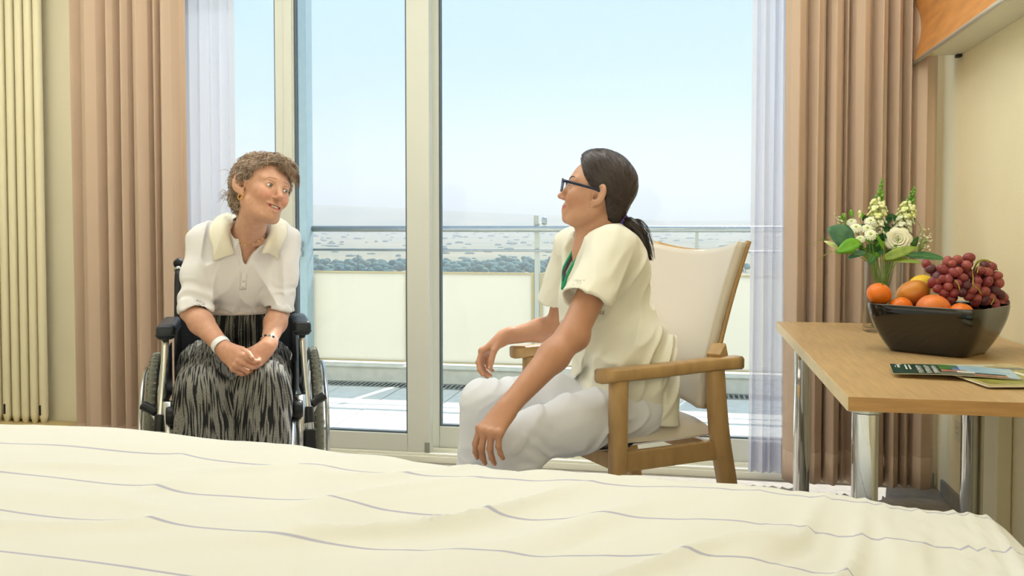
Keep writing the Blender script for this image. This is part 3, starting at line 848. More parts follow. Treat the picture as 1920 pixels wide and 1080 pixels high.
    cc = wq(sg * .225, .02, .085)
    mb = MB(); mb.ring(cc, WS, .066, .019, 36, 10); obj('caster_wheel', mb, M['tyre'], wc, smooth=True)
    mb = MB(); mb.lathe([(.05, -.01), (.05, .01)], cc, WS, 20); mb.bar(cc + WS * .024, cc + WS * .024 + np.array([0, 0, .10]), .02, .006, WD); mb.bar(cc - WS * .024, cc - WS * .024 + np.array([0, 0, .10]), .02, .006, WD); mb.bar(cc + WS * .028 + np.array([0, 0, .098]), cc - WS * .028 + np.array([0, 0, .098]), .03, .01); obj('caster_fork', mb, M['black_plastic'], wc, bevel=.002)
    # skirt guard beside the seat
    mb = MB(); mb.bar(wq(sg * .245, -.36, .56), wq(sg * .245, -.02, .56), .006, .20); obj('side_guard', mb, M['black_plastic'], wc, bevel=.002)
mb = MB(); mb.bar(wq(0, -.40, .455), wq(0, .05, .455), .43, .045); obj('seat', mb, M['navy'], wc, bevel=.015, seg=3)
n, q = 18, 14; P = np.zeros((n, q, 3))
for i in range(n):
    for j in range(q):
        v = -1 + 2 * i / (n - 1); w = j / (q - 1)
        P[i, j] = wq(.218 * v, -.392 - .012 * (w > .6) * (w - .6) * 2 - .035 * (1 - v * v), .49 + .41 * w)
mb = MB(); mb.grid(P); obj('backrest', mb, M['navy'], wc, smooth=True, solid=.012)
mb = MB(); mb.tube([wq(-.215, -.18, .25), wq(.215, -.18, .425)], .011, 10); mb.tube([wq(.215, -.20, .25), wq(-.215, -.20, .425)], .011, 10); obj('cross_brace', mb, M['steel'], wc, smooth=True)
mb = MB(); mb.tube([wq(-.27, -.335, .312), wq(.27, -.335, .312)], .010, 10); obj('axle', mb, M['steel'], wc, smooth=True)
# ------------------------------------------------------------------ implicit surfaces: one continuous mesh per figure or garment
def V3(*a): return np.array(a, np.float32)
def s_cap(a, b, ra, rb=None):
    a = np.asarray(a, np.float32); b = np.asarray(b, np.float32); rb = ra if rb is None else rb
    ba = b - a; bb = float(ba @ ba) + 1e-12
    def f(p):
        pa = p - a
        h = np.clip((pa @ ba) / bb, 0, 1)
        return np.sqrt(((pa - h[:, None] * ba) ** 2).sum(1)) - (ra + (rb - ra) * h)
    return f
def s_fcap(a, b, ra, rb, n, ratio):
    """capsule flattened along the unit vector n"""
    a = np.asarray(a, np.float32); b = np.asarray(b, np.float32); n = unit(n).astype(np.float32)
    ba = b - a; bb = float(ba @ ba) + 1e-12
    def f(p):
        pa = p - a
        h = np.clip((pa @ ba) / bb, 0, 1)
        q = pa - h[:, None] * ba
        c = q @ n
        q = q + (c * (1 / ratio - 1))[:, None] * n
        k = np.sqrt((q ** 2).sum(1)); r = ra + (rb - ra) * h
        return (k - r) * ratio + 0 * k
    return f
def s_ell(c, r, R=None):
    c = np.asarray(c, np.float32); r = np.asarray(r, np.float32)
    R = None if R is None else np.asarray(R, np.float32)
    def f(p):
        q = p - c
        if R is not None:
            q = q @ R
        k0 = np.sqrt(((q / r) ** 2).sum(1)); k1 = np.sqrt(((q / (r * r)) ** 2).sum(1)) + 1e-9
        return k0 * (k0 - 1) / k1
    return f
def s_plane(c, n):
    """negative below the plane"""
    c = np.asarray(c, np.float32); n = unit(n).astype(np.float32)
    return lambda p: (p - c) @ n
def s_cut(fn, c, n, k=.004):
    pl = s_plane(c, n)
    def f(p):
        a = fn(p); b = pl(p); h = np.maximum(k - np.abs(a - b), 0) / k
        return np.maximum(a, b) + h * h * k * .25
    return f
def in_frame(fn, o, Mx, s=1.0):
    o = np.asarray(o, np.float32); Mx = np.asarray(Mx, np.float32)
    return lambda p: fn(((p - o) @ Mx) / s) * s

class Sdf:
    def __init__(self): self.p = []
    def u(self, fn, k=.01): self.p.append((fn, k, 'u')); return self
    def s(self, fn, k=.004): self.p.append((fn, k, 's')); return self
    def i(self, fn, k=.004): self.p.append((fn, k, 'i')); return self
    @staticmethod
    def _op(D, d, k, op):
        if op == 'u':
            h = np.maximum(k - np.abs(D - d), 0) / k
            return np.minimum(D, d) - h * h * k * .25
        e = -d if op == 's' else d
        h = np.maximum(k - np.abs(D - e), 0) / k
        return np.maximum(D, e) + h * h * k * .25
    def __call__(self, p):
        p = np.asarray(p, np.float32); D = np.full(len(p), 10., np.float32)
        for fn, k, op in self.p:
            D = self._op(D, fn(p), k, op)
        return D
    def grad(self, p, e=.002):
        g = np.stack([self(p + np.eye(3, dtype=np.float32)[i] * e) - self(p - np.eye(3, dtype=np.float32)[i] * e) for i in range(3)], 1)
        return g / (np.linalg.norm(g, axis=1)[:, None] + 1e-9)
    def snap(self, P, off=0.0, it=8, disp=None):
        """move points onto the surface (plus off)"""
        P = np.asarray(P, np.float32).copy(); sh = P.shape; P = P.reshape(-1, 3)
        for _ in range(it):
            d = self(P) - (disp(P) if disp is not None else 0)
            P = P - (d - off)[:, None] * self.grad(P) * .9
        return P.reshape(sh)
    def mesh(self, h, lo, hi, disp=None, maxd=.006, B=10, smooth=1):
        lo = np.asarray(lo, float); hi = np.asarray(hi, float); w = B * h
        nb = np.maximum(1, np.ceil((hi - lo) / w).astype(int))
        I = np.stack(np.meshgrid(*[np.arange(k) for k in nb], indexing='ij'), -1).reshape(-1, 3)
        R = w * .866
        cen = (lo + (I + .5) * w).astype(np.float32)
        d = self(cen); keep = np.abs(d) < R * 1.45 + maxd
        I = I[keep]; cen = cen[keep]; nk = len(I)
        g = np.arange(B + 1) * h
        loc = np.stack(np.meshgrid(g, g, g, indexing='ij'), -1).reshape(-1, 3).astype(np.float32)
        org = (lo + I * w).astype(np.float32)
        D = np.full((nk, (B + 1) ** 3), 10., np.float32); km = max(k for _, k, _o in self.p)
        for fn, k, op in self.p:
            dc = fn(cen)
            m = (dc < R * 1.35 + k + km + maxd) if op != 'i' else (dc > -(R * 1.35 + k + km + maxd))
            ix = np.nonzero(m)[0]
            for c0 in range(0, len(ix), 400):
                j = ix[c0:c0 + 400]
                pts = (org[j][:, None, :] + loc[None]).reshape(-1, 3)
                D[j] = self._op(D[j], fn(pts).reshape(len(j), -1), k, op)
        if disp is not None:
            for c0 in range(0, nk, 400):
                sl = slice(c0, min(nk, c0 + 400))
                pts = (org[sl][:, None, :] + loc[None]).reshape(-1, 3); dd = D[sl].reshape(-1)
                near = np.abs(dd) < .03
                dd[near] -= disp(pts[near])
                D[sl] = dd.reshape(D[sl].shape)
        D = D.reshape(nk, B + 1, B + 1, B + 1)
        S = D < 0
        cor = [(a, b, c) for a in (0, 1) for b in (0, 1) for c in (0, 1)]
        cnt = sum(S[:, a:a + B, b:b + B, c:c + B].astype(np.int8) for a, b, c in cor)
        q, i, j, k = np.nonzero((cnt > 0) & (cnt < 8))
        vals = np.stack([D[q, i + a, j + b, k + c] for a, b, c in cor], 1)
        base = org[q] + np.stack([i, j, k], 1).astype(np.float32) * h
        acc = np.zeros((len(q), 3), np.float32); num = np.zeros(len(q), np.float32)
        for x in range(8):
            for y in range(x + 1, 8):
                if sum(abs(cor[x][t] - cor[y][t]) for t in range(3)) != 1: continue
                va, vb = vals[:, x], vals[:, y]
                m = (va < 0) != (vb < 0)
                t = np.where(m, va / np.where(m, va - vb, 1), 0)
                pt = np.array(cor[x], np.float32) + t[:, None] * (np.array(cor[y], np.float32) - np.array(cor[x], np.float32))
                acc += pt * m[:, None]; num += m
        Vt = base + acc / np.maximum(num, 1)[:, None] * h
        N = nb * B + 2
        gi = I[q] * B + np.stack([i, j, k], 1)
        key = (gi[:, 0] * N[1] + gi[:, 1]) * N[2] + gi[:, 2]
        o = np.argsort(key); key = key[o]; Vt = Vt[o]
        def look(a):
            kk = (a[:, 0] * N[1] + a[:, 1]) * N[2] + a[:, 2]
            ps = np.clip(np.searchsorted(key, kk), 0, len(key) - 1)
            return np.where(key[ps] == kk, ps, -1)
        Q = []
        for ax in range(3):
            A = S[:, :B, :B, :B]
            Bs = [S[:, 1:, :B, :B], S[:, :B, 1:, :B], S[:, :B, :B, 1:]][ax]
            q, i, j, k = np.nonzero(A != Bs)
            gi = I[q] * B + np.stack([i, j, k], 1)
            u, v = [(1, 2), (2, 0), (0, 1)][ax]
            eu = np.zeros(3, int); eu[u] = 1; ev = np.zeros(3, int); ev[v] = 1
            c = np.stack([look(gi - eu - ev), look(gi - ev), look(gi), look(gi - eu)], 1)
            ins = A[q, i, j, k]
            c = np.where(ins[:, None], c, c[:, ::-1])
            Q.append(c[(c >= 0).all(1)])
        Q = np.concatenate(Q)
        for _ in range(smooth):
            a = np.zeros_like(Vt); n = np.zeros(len(Vt), np.float32)
            for x in range(4):
                np.add.at(a, Q[:, x], Vt[Q[:, (x + 1) % 4]] + Vt[Q[:, (x + 3) % 4]]); np.add.at(n, Q[:, x], 2)
            Vt = Vt * .5 + .5 * a / np.maximum(n, 1)[:, None]
        used = np.zeros(len(Vt), bool); used[Q.ravel()] = True
        re = np.cumsum(used) - 1
        return Vt[used], re[Q]

# ------------------------------------------------------------------ heads and hands
def head_sdf(S, T, smile=.004, open_mouth=0.0, lines=0.0, narrow=.0038, nose=1.0, chin=1.0, jaw=1.0, ears=True, ear=1.0, ear_u=-.006, lip=.0015, mw=.024):
    """T wraps a function of head coordinates (f forward, l left, u up, metres)"""
    mc = (mw - .024) * .95
    S.u(T(s_ell((-.012, 0, .028), (.094, .074, .080))), .02)
    S.u(T(s_ell((.020, 0, -.005), (.066, .063, .078))), .03)
    S.u(T(s_ell((.030, 0, -.055), (.050, .050 * jaw, .050))), .03)
    S.u(T(s_cap((.070, -.008, -.094), (.070, .008, -.094), .014 * chin)), .022)
    for q in (1, -1):
        S.u(T(s_cap((-.004, q * .053 * jaw, -.050), (.048, q * .030, -.092), .016)), .025)
        S.u(T(s_ell((.054, q * .044, -.020), (.022, .018, .016))), .02)
        S.u(T(s_ell((.064, q * .036, -.037), (.020, .017, .017))), .016)
        S.u(T(s_cap((.075, q * .010, .021), (.063, q * .044, .022), .010)), .014)
        S.s(T(s_ell((.093, q * .032, .001), (.016, .017, .0105))), .012)
    S.u(T(s_ell((.073, 0, -.067), (.018, .028, .022))), .014)
    S.u(T(s_cap((.082, 0, .010), (.098 * 1 + .003 * nose, 0, -.030), .0065, .009)), .012)
    S.u(T(s_ell((.1035, 0, -.034), (.0115 * nose, .0105 * nose, .0095 * nose))), .006)
    for q in (1, -1):
        S.u(T(s_ell((.0935, q * .0125 * nose, -.0380), (.0085, .0052 * nose, .0058))), .006)
        S.s(T(s_ell((.099, q * .0065, -.0455), (.005, .0032, .0032))), .002)
        S.u(T(s_ell((.0705, q * .031, .000), (.0138, .0150, .0135))), .004)
        S.s(T(s_ell((.0845, q * .0312, -.0008), (.0085, .0118, narrow))), .0012)
        if lines:
            S.s(T(s_cap((.090, q * .019, -.043), (.077, q * .034, -.070), .003)), .010 * lines)
            S.s(T(s_cap((.076, q * .031, -.072), (.072, q * .030, -.090), .002)), .007 * lines)
            S.s(T(s_cap((.079, q * .018, -.0125), (.068, q * .043, -.013), .0012)), .005 * lines)
            S.s(T(s_cap((.060, q * .047, .004), (.046, q * .056, -.002), .001)), .004 * lines)
        S.u(T(s_cap((.0815 - lip - mc, q * (mw + open_mouth * .3), -.064 + smile), (.0915 - lip, q * .005, -.0615), .0028, .0040)), .004)
        S.u(T(s_cap((.0812 - lip - mc, q * (mw - .002 + open_mouth * .3), -.0665 + smile), (.0895 - lip, q * .004, -.0730 - open_mouth), .0030, .0048)), .004)
        if ears:
            c0 = np.array([.85, -q * .52, 0]); nn = np.array([.52, q * .85, 0]); uu = unit(np.array([-.16, 0, .98])); c0 = unit(c0 - uu * (c0 @ uu)); nn = unit(nn - uu * (nn @ uu) - c0 * (nn @ c0)); A = np.stack([c0, nn, uu], 1)
            o = np.array([-.004, q * .0715, ear_u]); P_ = lambda a, b, c: o + (c0 * a + nn * b + uu * c) * ear
            e = lambda c, r: T(s_ell(P_(*c), np.array(r) * ear, A))
            S.u(e((-.009, .006, .002), (.0200, .0070, .0315)), .003)
            S.s(e((-.0055, .0155, .005), (.0150, .0105, .0245)), .0015)
            S.u(e((-.0105, .0055, .001), (.0045, .0032, .0150)), .002)
            S.s(e((.000, .0085, -.007), (.0070, .0085, .0090)), .002)
            S.u(e((-.002, .004, -.027), (.0085, .0050, .0095)), .006)
            S.u(e((.0075, .006, -.004), (.0038, .0042, .0068)), .003)
    if open_mouth:
        S.s(T(s_ell((.093, 0, -.0665 + smile * .4 - open_mouth * .4), (.014, .0205 + open_mouth * .4, .0022 + open_mouth * .55))), .002)
        for q in (1, -1):
            S.s(T(s_cap((.092, q * .010, -.0665 - open_mouth * .3 + smile * .3), (.0845, q * (.0235 + open_mouth * .3), -.0645 + smile), .0022, .001)), .002)
    else:
        for q in (1, -1):
            S.s(T(s_cap((.0965 - lip, 0, -.0668), (.083 - lip - mc, q * (mw + .0005), -.0652 + smile), .0010)), .0022)

FL = [(.043, .026, .021), (.047, .030, .022), (.044, .028, .022), (.034, .021, .019)]
def hand_sdf(S, wrist, x, z, tside, bends, spread=(6, 1, -4, -10), thumb=None, sc=1.0, k=.006, thin=1.0):
    """x: wrist to knuckles, z: back of the hand, tside: +1/-1 picks the side the thumb leaves from.
    bends: four triples of bend angles (degrees towards the palm). Returns nail centres and joints."""
    x = unit(x); z = unit(np.asarray(z, float) - x * (np.asarray(z, float) @ x)); y = np.cross(z, x) * tside
    W = np.asarray(wrist, float)
    pt = lambda a, b, c: W + (x * a + y * b + z * c) * sc
    mcp = [(.086, .0265, .0), (.090, .0065, .003), (.086, -.0135, .001), (.077, -.0315, -.004)]
    nails = []; joints = []
    S.u(s_fcap(pt(-.02, 0, 0), pt(.018, 0, -.001), .030 * sc, .032 * sc, z, .70), .012)
    for n, (a, b, c) in enumerate(mcp):
        S.u(s_cap(pt(.012, b * .55, -.002), pt(a, b, c - .002), .0145 * sc, .0118 * sc * thin), .014)
        S.u(s_ell(pt(a, b, c + .002), V3(.0105, .0105, .0105) * sc * thin), .006)
        p = pt(a, b, c); sp = math.radians(spread[n]); ang = 0.0; prev = p
        r0 = (.0092, .0094, .0090, .0080)[n] * sc * thin
        for m, L in enumerate(FL[n]):
            ang += math.radians(bends[n][m])
            d = (x * math.cos(ang) - z * math.sin(ang)); d = unit(d * math.cos(sp) + y * math.sin(sp))
            q = prev + d * L * sc
            ra, rb = r0 * (1.0, .95, .86)[m], r0 * (.97, .88, .74)[m]
            S.u(s_cap(prev, q, ra, rb), .0028 if m else .006)
            if m < 2: S.u(s_ell(q, V3(1, 1, 1) * rb * 1.05), .003)
            nz = unit(z * math.cos(ang) + x * math.sin(ang))
            if m == 2: nails.append((q - d * .004 * sc + nz * rb * .85, d, nz, rb))
            prev = q
        joints.append(prev)
    # thenar and thumb: it leaves the side of the palm near its base
    if thumb is None: thumb = [(.75, .62, -.22), (.86, .42, -.28), (.92, .30, -.25)]
    p = pt(.020, .018, -.008)
    S.u(s_cap(pt(.014, .008, -.008), pt(.045, .022, -.010), .0165 * sc, .0150 * sc), .014)
    for m, (L, ra, rb) in enumerate(((.044, .0150, .0118), (.034, .0112, .0104), (.027, .0104, .0078))):
        d = unit(x * thumb[m][0] + y * thumb[m][1] + z * thumb[m][2]); q = p + d * L * sc
        S.u(s_cap(p, q, ra * sc * thin, rb * sc * thin), .010 if m == 0 else .003)
        if m == 2:
            nz = unit(y * .5 + z * .85 - d * (d @ (y * .5 + z * .85)))
            nails.append((q - d * .004 * sc + nz * rb * .85 * sc, d, nz, rb * sc))
        p = q
    joints.append(p)
    return nails, joints
def forearm(S, el, wr, r0, r1, fl=None, k=.02):
    el = np.asarray(el, float); wr = np.asarray(wr, float)
    m = el + (wr - el) * .30
    S.u(s_cap(el, m, r0, r0 * 1.06), k); S.u(s_cap(m, wr, r0 * 1.04, r1), k)

def add_nails(nails, parent, m):
    for c, d, nz, r in nails:
        s = np.cross(nz, d)
        mb = MB(); mb.ell(c, (r * .95, r * .72, r * .22), np.stack([d, s, nz], 1), 10, 6)
        obj('fingernail', mb, m, parent, smooth=True)

def eyes(T_pts, parent, iris, s=1.0, gaze=(0, 0), white=(225, 222, 218)):
    """eyeball with iris and pupil bands on it; T_pts maps head coordinates to world"""
    for q in (1, -1):
        c = np.array([.0716, q * .031, 0.0])
        g = unit([1, gaze[0], gaze[1]])
        a = unit(np.cross((0, 0, 1), g)); b = np.cross(g, a)
        prof = []
        th = np.concatenate([np.linspace(0, .16, 3), np.linspace(.16, .50, 5), np.linspace(.50, math.pi, 16)])
        n = 24; Vv = []; F = []; mi = []
        for t in th:
            for j in range(n):
                p = 2 * math.pi * j / n
                Vv.append(c + .0124 * (g * math.cos(t) + math.sin(t) * (a * math.cos(p) + b * math.sin(p))))
        for i in range(len(th) - 1):
            for j in range(n):
                F.append((i * n + j, (i + 1) * n + j, (i + 1) * n + (j + 1) % n, i * n + (j + 1) % n)); mi.append(2 if th[i + 1] <= .165 else (1 if th[i + 1] <= .51 else 0))
        mb = MB(); mb.add(T_pts(np.array(Vv)), F); mb.m = mi
        obj('eye', mb, [M['eyewhite'], iris, M['pupil']], parent, smooth=True)
M['eyewhite'] = mat('eye_white', rgb(232, 228, 222), 0.15)
M['iris_blue'] = mat('iris_grey_blue', rgb(96, 116, 122), 0.15)
M['iris_brown'] = mat('iris_brown', rgb(58, 38, 26), 0.15)
M['pupil'] = mat('pupil_black', rgb(8, 8, 8), 0.1)
M['teeth'] = mat('teeth', rgb(240, 234, 220), 0.2)
M['mouthdark'] = mat('mouth_inside', rgb(120, 52, 48), 0.5)
M['gold'] = mat('gold', rgb(232, 190, 96), 0.2, metal=1.0)

def frame_axes(f, up):
    f = unit(f); u = unit(np.asarray(up, float) - f * (np.asarray(up, float) @ f)); l = np.cross(u, f)
    return np.stack([f, l, u], 1)
def strand_tubes(curves, r0, r1, n=5, jitter=None):
    mb = MB()
    for c in curves:
        k = len(c); mb.tube(c, np.interp(np.linspace(0, 1, k), [0, .3, 1], [r0, r0, r1]), n, caps=True)
    return mb
# ------------------------------------------------------------------ things on the desk
DZ = .7401
R3 = np.array([.982, .187, 0]); U3 = np.array([0, 0, 1.]); B3 = np.array([-.187, .982, 0])
# ---- fruit bowl
BC = np.array([.748, 2.904, 0]); E1 = np.array([.808, -.588, 0]); E2 = np.array([.588, .808, 0])
def bowl_ring(h1, h2, z, n=14, p=8.0):
    out = []
    for k in range(4 * n):
        t = 2 * math.pi * (k + .5) / (4 * n); c, s = math.cos(t), math.sin(t)
        r = (abs(c) ** p + abs(s) ** p) ** (-1 / p)
        out.append(BC + E1 * h1 * c * r + E2 * h2 * s * r + U3 * z)
    return out
bowl = thing('fruit_bowl', 'square glossy black bowl filled with fruit on the desk', 'bowl', (BC[0], BC[1], DZ))
rows = []
rows.append(bowl_ring(.02, .02, DZ + .0005)); rows.append(bowl_ring(.106, .092, DZ + .0005)); rows.append(bowl_ring(.113, .098, DZ + .003))
for t in np.linspace(.05, 1, 12):
    q = 1 - (1 - t) ** 1.7; rows.append(bowl_ring(.113 + .054 * q, .098 + .046 * q, DZ + .003 + .139 * t))
rows.append(bowl_ring(.1665, .1435, DZ + .1445)); rows.append(bowl_ring(.163, .140, DZ + .1445))
for t in np.linspace(.97, .06, 10):
    q = 1 - (1 - t) ** 1.7; rows.append(bowl_ring(.106 + .054 * q, .091 + .046 * q, DZ + .006 + .136 * t))
rows.append(bowl_ring(.02, .02, DZ + .010))
mb = MB(); mb.grid(np.array(rows).transpose(1, 0, 2), closed_u=True); obj('bowl_body', mb, M['bowl'], bowl, smooth=True)

M['orange'] = mat('orange_peel', rgb(240, 124, 26), .38, var=.12, vscale=12, bump=.35, bscale=260, sub=.1)
M['orange2'] = mat('grapefruit_peel', rgb(238, 138, 62), .40, var=.25, vscale=10, bump=.3, bscale=240, color2=rgb(226, 112, 52), sub=.1)
M['mango'] = mat('mango_skin', rgb(214, 160, 50), .34, var=.8, vscale=7, color2=rgb(202, 82, 48), sub=.1)
M['lemon'] = mat('lemon_peel', rgb(240, 200, 44), .38, bump=.3, bscale=240)
M['stem'] = mat('green_stem', rgb(120, 150, 62), .6)
M['calyx'] = mat('calyx_brown', rgb(96, 92, 50), .7)
def fruit(name, label, c, r, m, ax=None, stretch=1.0, stem=True, dimple=.0):
    c = np.asarray(c, float); ax = unit(U3 if ax is None else ax)
    a = unit(np.cross(ax, (1, .2, 0))); Rm = np.stack([a, np.cross(ax, a), ax], 1)
    t = thing(name, label, 'fruit', tuple(c - U3 * r), 'fruit in the black bowl')
    n, k = 28, 18; V = []
    for i in range(k + 1):
        th = math.pi * i / k
        for j in range(n):
            ph = 2 * math.pi * j / n; q = math.sin(th); z = math.cos(th) * stretch - dimple * math.exp(-(q / .25) ** 2) * (1 if th < 1.5 else -1)
            V.append((q * math.cos(ph), q * math.sin(ph), z))
    V = np.array(V) * r; V = V * (1 + .015 * vnoise(V * 18 + c * 10)[:, None]) @ Rm.T + c
    F = [(i * n + j, (i + 1) * n + j, (i + 1) * n + (j + 1) % n, i * n + (j + 1) % n) for i in range(k) for j in range(n)]
    mb = MB(); mb.add(V, F); obj('skin', mb, m, t, smooth=True)
    if stem:
        mb = MB(); p = c + ax * r * (stretch - dimple); mb.lathe([(.0005, .0), (.0045, .0005), (.004, .002), (.001, .003)], p - ax * .0006, ax, 8); obj('calyx', mb, M['calyx'], t)
    return t
def dsk(px, py, Z):   # sight-line helper: a point at depth Z
    x, y = (px - 960) / 1700, -(py - 481.4) / 1700
    ya, pi_ = math.radians(10.8), math.radians(2.0)
    f0 = np.array([-math.sin(ya), math.cos(ya), 0]); F_ = f0 * math.cos(pi_) - U3 * math.sin(pi_); U_ = U3 * math.cos(pi_) + f0 * math.sin(pi_); R_ = np.array([math.cos(ya), math.sin(ya), 0])
    return np.array([0, 0, 1.12]) + (F_ + R_ * x + U_ * y) * Z
fruit('mandarin', 'small bright mandarin at the bowl corner nearest the vase', dsk(1648, 551, 2.785), .0365, M['orange'], (.3, -.3, 1), .90, dimple=.05)
fruit('mandarin', 'mandarin sunk low beside the mango with only its top showing', dsk(1688, 577, 2.76), .0355, M['orange'], (-.3, .2, 1), .90, dimple=.05)
fruit('mandarin', 'mandarin under the grapes at the front corner of the bowl', dsk(1803, 588, 2.645), .0345, M['orange'], (.2, -.1, 1), .90, dimple=.05)
fruit('mango', 'red and yellow mango lying behind the front mandarin', dsk(1712, 550, 2.82), .0400, M['mango'], (.75, -.2, .32), 1.28, dimple=.0)
fruit('grapefruit', 'large pinkish orange grapefruit in front of the grapes', dsk(1750, 581, 2.70), .0500, M['orange2'], (.1, .3, 1), .92, dimple=.04)
fruit('lemon', 'yellow lemon peeking out between mango and grapes', dsk(1727, 534, 2.93), .0320, M['lemon'], (.9, .1, .25), 1.25)
for p, r in ((BC + (-.03, .03, .80), .040), (BC + (.06, -.03, .795), .040), (BC + (.03, .06, .80), .042), (BC + (-.085, -.0, .795), .036), (BC + (.0, -.07, .79), .034)):
    pass

# ---- grapes: one bunch, every berry a part
gr = thing('grape_bunch', 'bunch of dusky red grapes hanging over the bowl rim', 'grapes', tuple(dsk(1800, 575, 2.74)))
M['grape'] = [mat('grape_skin_%s' % n, c, .34, var=.35, vscale=45, color2=c2, sub=.15, bump=.04, bscale=300) for n, c, c2 in
              (('red', rgb(158, 68, 66), rgb(126, 58, 66)), ('rose', rgb(176, 90, 80), rgb(150, 76, 76)), ('dark', rgb(112, 62, 68), rgb(84, 48, 58)))]
gc = dsk(1806, 536, 2.78)
spots = []
r_ = np.random.RandomState(12)
fixed = [(1737, 495), (1757, 518), (1745, 505), (1776, 490), (1768, 505), (1795, 487), (1812, 497), (1817, 483), (1785, 495), (1838, 507), (1852, 510), (1868, 517), (1873, 530), (1852, 528), (1844, 547), (1876, 552), (1866, 545), (1795, 510), (1805, 520), (1787, 511), (1778, 523), (1795, 532), (1757, 527), (1748, 530), (1767, 523), (1777, 537), (1759, 541), (1770, 551), (1790, 549), (1803, 548), (1812, 536), (1821, 544), (1831, 560), (1845, 562), (1857, 558), (1829, 568), (1848, 565), (1865, 566), (1881, 556), (1884, 568), (1870, 576), (1855, 588), (1875, 568), (1816, 555), (1782, 562), (1832, 527), (1829, 537), (1858, 500), (1845, 497)]
bv = MB(); bv.ell((0, 0, 0), (1, 1, 1), None, 12, 8)
gm = [mesh_from('grape', np.concatenate(bv.v), bv.f, None, True) for _ in range(3)]
for m_, me in zip(M['grape'], gm): me.materials.append(m_)
def depth(px, py):
    a = (px - 1808) / 82; b = (py - 538) / 62
    return 2.80 - .075 * math.sqrt(max(0.03, 1 - a * a - b * b))
pl_ = []
for px, py in fixed:
    Z = depth(px, py) if not (px > 1840 and py > 570) else 2.73
    pl_.append(dsk(px, py, Z))
# second layer behind the first
for px, py in fixed + [(1832, 515), (1840, 530), (1822, 510), (1836, 540), (1828, 550), (1848, 535)]:
    pl_.append(dsk(1810 + (px - 1810) * .86, 540 + (py - 540) * .80, depth(px, py) + .034))
for p in pl_:
    k = r_.choice(3, p=[.45, .35, .20])
    o = bpy.data.objects.new('grape', gm[k]); link(o, gr)
    s = r_.uniform(.0135, .0155); o.scale = (s, s, s * r_.uniform(1.1, 1.35)); o.rotation_euler = (r_.uniform(0, 3), r_.uniform(0, 3), r_.uniform(0, 3))
    o.location = tuple(p - root_org(gr))
M['rachis'] = mat('grape_stalk', rgb(168, 160, 66), .6)
mb = MB(); mb.tube(spline([dsk(1822, 520, 2.80), dsk(1828, 500, 2.77), dsk(1836, 489, 2.76), dsk(1850, 488, 2.76), dsk(1862, 495, 2.77), dsk(1870, 506, 2.79)], 20), .0028, 7); obj('stalk', mb, M['rachis'], gr, smooth=True)
for a, b in (((1822, 505, 2.75), (1824, 535, 2.70)), ((1824, 535, 2.70), (1840, 552, 2.70)), ((1838, 489, 2.76), (1848, 505, 2.74)), ((1836, 490, 2.76), (1832, 512, 2.72)), ((1858, 572, 2.71), (1864, 560, 2.72)), ((1790, 525, 2.71), (1800, 545, 2.70))):
    A, Bq = dsk(*a), dsk(*b); mb = MB(); mb.tube(spline([A, (A + Bq) / 2 + np.array([.002, 0, .004]), Bq], 8), .0016, 6); obj('stalk_twig', mb, M['rachis'], gr, smooth=True)

# ---- vase with water
VC = np.array([.694, 3.42, DZ])
M['vase'] = glass_mat('vase_glass', (.985, .992, .988, 1), 1.2); M['water'] = glass_mat('vase_water', (.985, .992, .985, 1), .5)
vase = thing('vase', 'clear glass cylinder vase holding the bouquet beside the bowl', 'vase', tuple(VC))
mb = MB(); mb.lathe([(.0, .0005), (.060, .0005), (.066, .004), (.0665, .25), (.0655, .2525), (.064, .25), (.0635, .014), (.0, .012)], VC, n=40, caps=False); obj('glass_wall', mb, M['vase'], vase, smooth=True)
mb = MB(); mb.lathe([(.0, .0145), (.0625, .0155), (.0625, .135), (.0, .135)], VC, n=40, caps=False); o = obj('water', mb, M['water'], vase, smooth=False)

# ---- the bouquet: every stem a thing of its own
def gmat(name, c, c2, tr=.3): 
    m = mat(name, c, .5, var=.5, vscale=30, color2=c2); return m
M['leaf_dark'] = gmat('leaf_dark', rgb(46, 92, 52), rgb(70, 124, 66)); M['leaf_bright'] = gmat('leaf_bright', rgb(118, 182, 42), rgb(92, 156, 44)); M['leaf_blue'] = gmat('leaf_bluegreen', rgb(58, 108, 84), rgb(96, 146, 112))
M['leaf_olive'] = gmat('leaf_olive', rgb(156, 172, 62), rgb(120, 146, 58)); M['petal_white'] = gmat('petal_white', rgb(246, 246, 226), rgb(232, 236, 190)); M['petal_rose'] = gmat('petal_cream', rgb(244, 242, 218), rgb(234, 228, 184))
M['floret'] = gmat('floret_cream', rgb(244, 244, 200), rgb(226, 236, 140)); M['bud'] = gmat('bud_green', rgb(128, 176, 64), rgb(92, 146, 56)); M['centre'] = gmat('flower_centre', rgb(172, 196, 62), rgb(140, 170, 50))
MOUTH = VC + (0, 0, .245)
fl_seed = np.random.RandomState(5)
def stem_to(t, head, m=None, r=.0022, spread=.03):
    d = head - MOUTH; d[2] = 0; d = unit(d) if np.linalg.norm(d) > .005 else np.array([1., 0, 0])
    foot = VC + np.array([-d[0] * .035 + fl_seed.uniform(-.012, .012), -d[1] * .035 + fl_seed.uniform(-.012, .012), .018])
    mid = MOUTH + d * fl_seed.uniform(.004, .030) + np.array([0, 0, -.07])
    up = MOUTH + d * min(.045, .02 + np.linalg.norm((head - MOUTH)[:2]) * .3)
    mb = MB(); mb.tube(spline([foot, mid, up, head], 18), r, 6); return obj('stem', mb, m or M['stem'], t, smooth=True)
def flower_thing(name, label, head, cat='flower', group='stems of the bouquet'):
    return thing(name, label, cat, tuple(MOUTH), group)
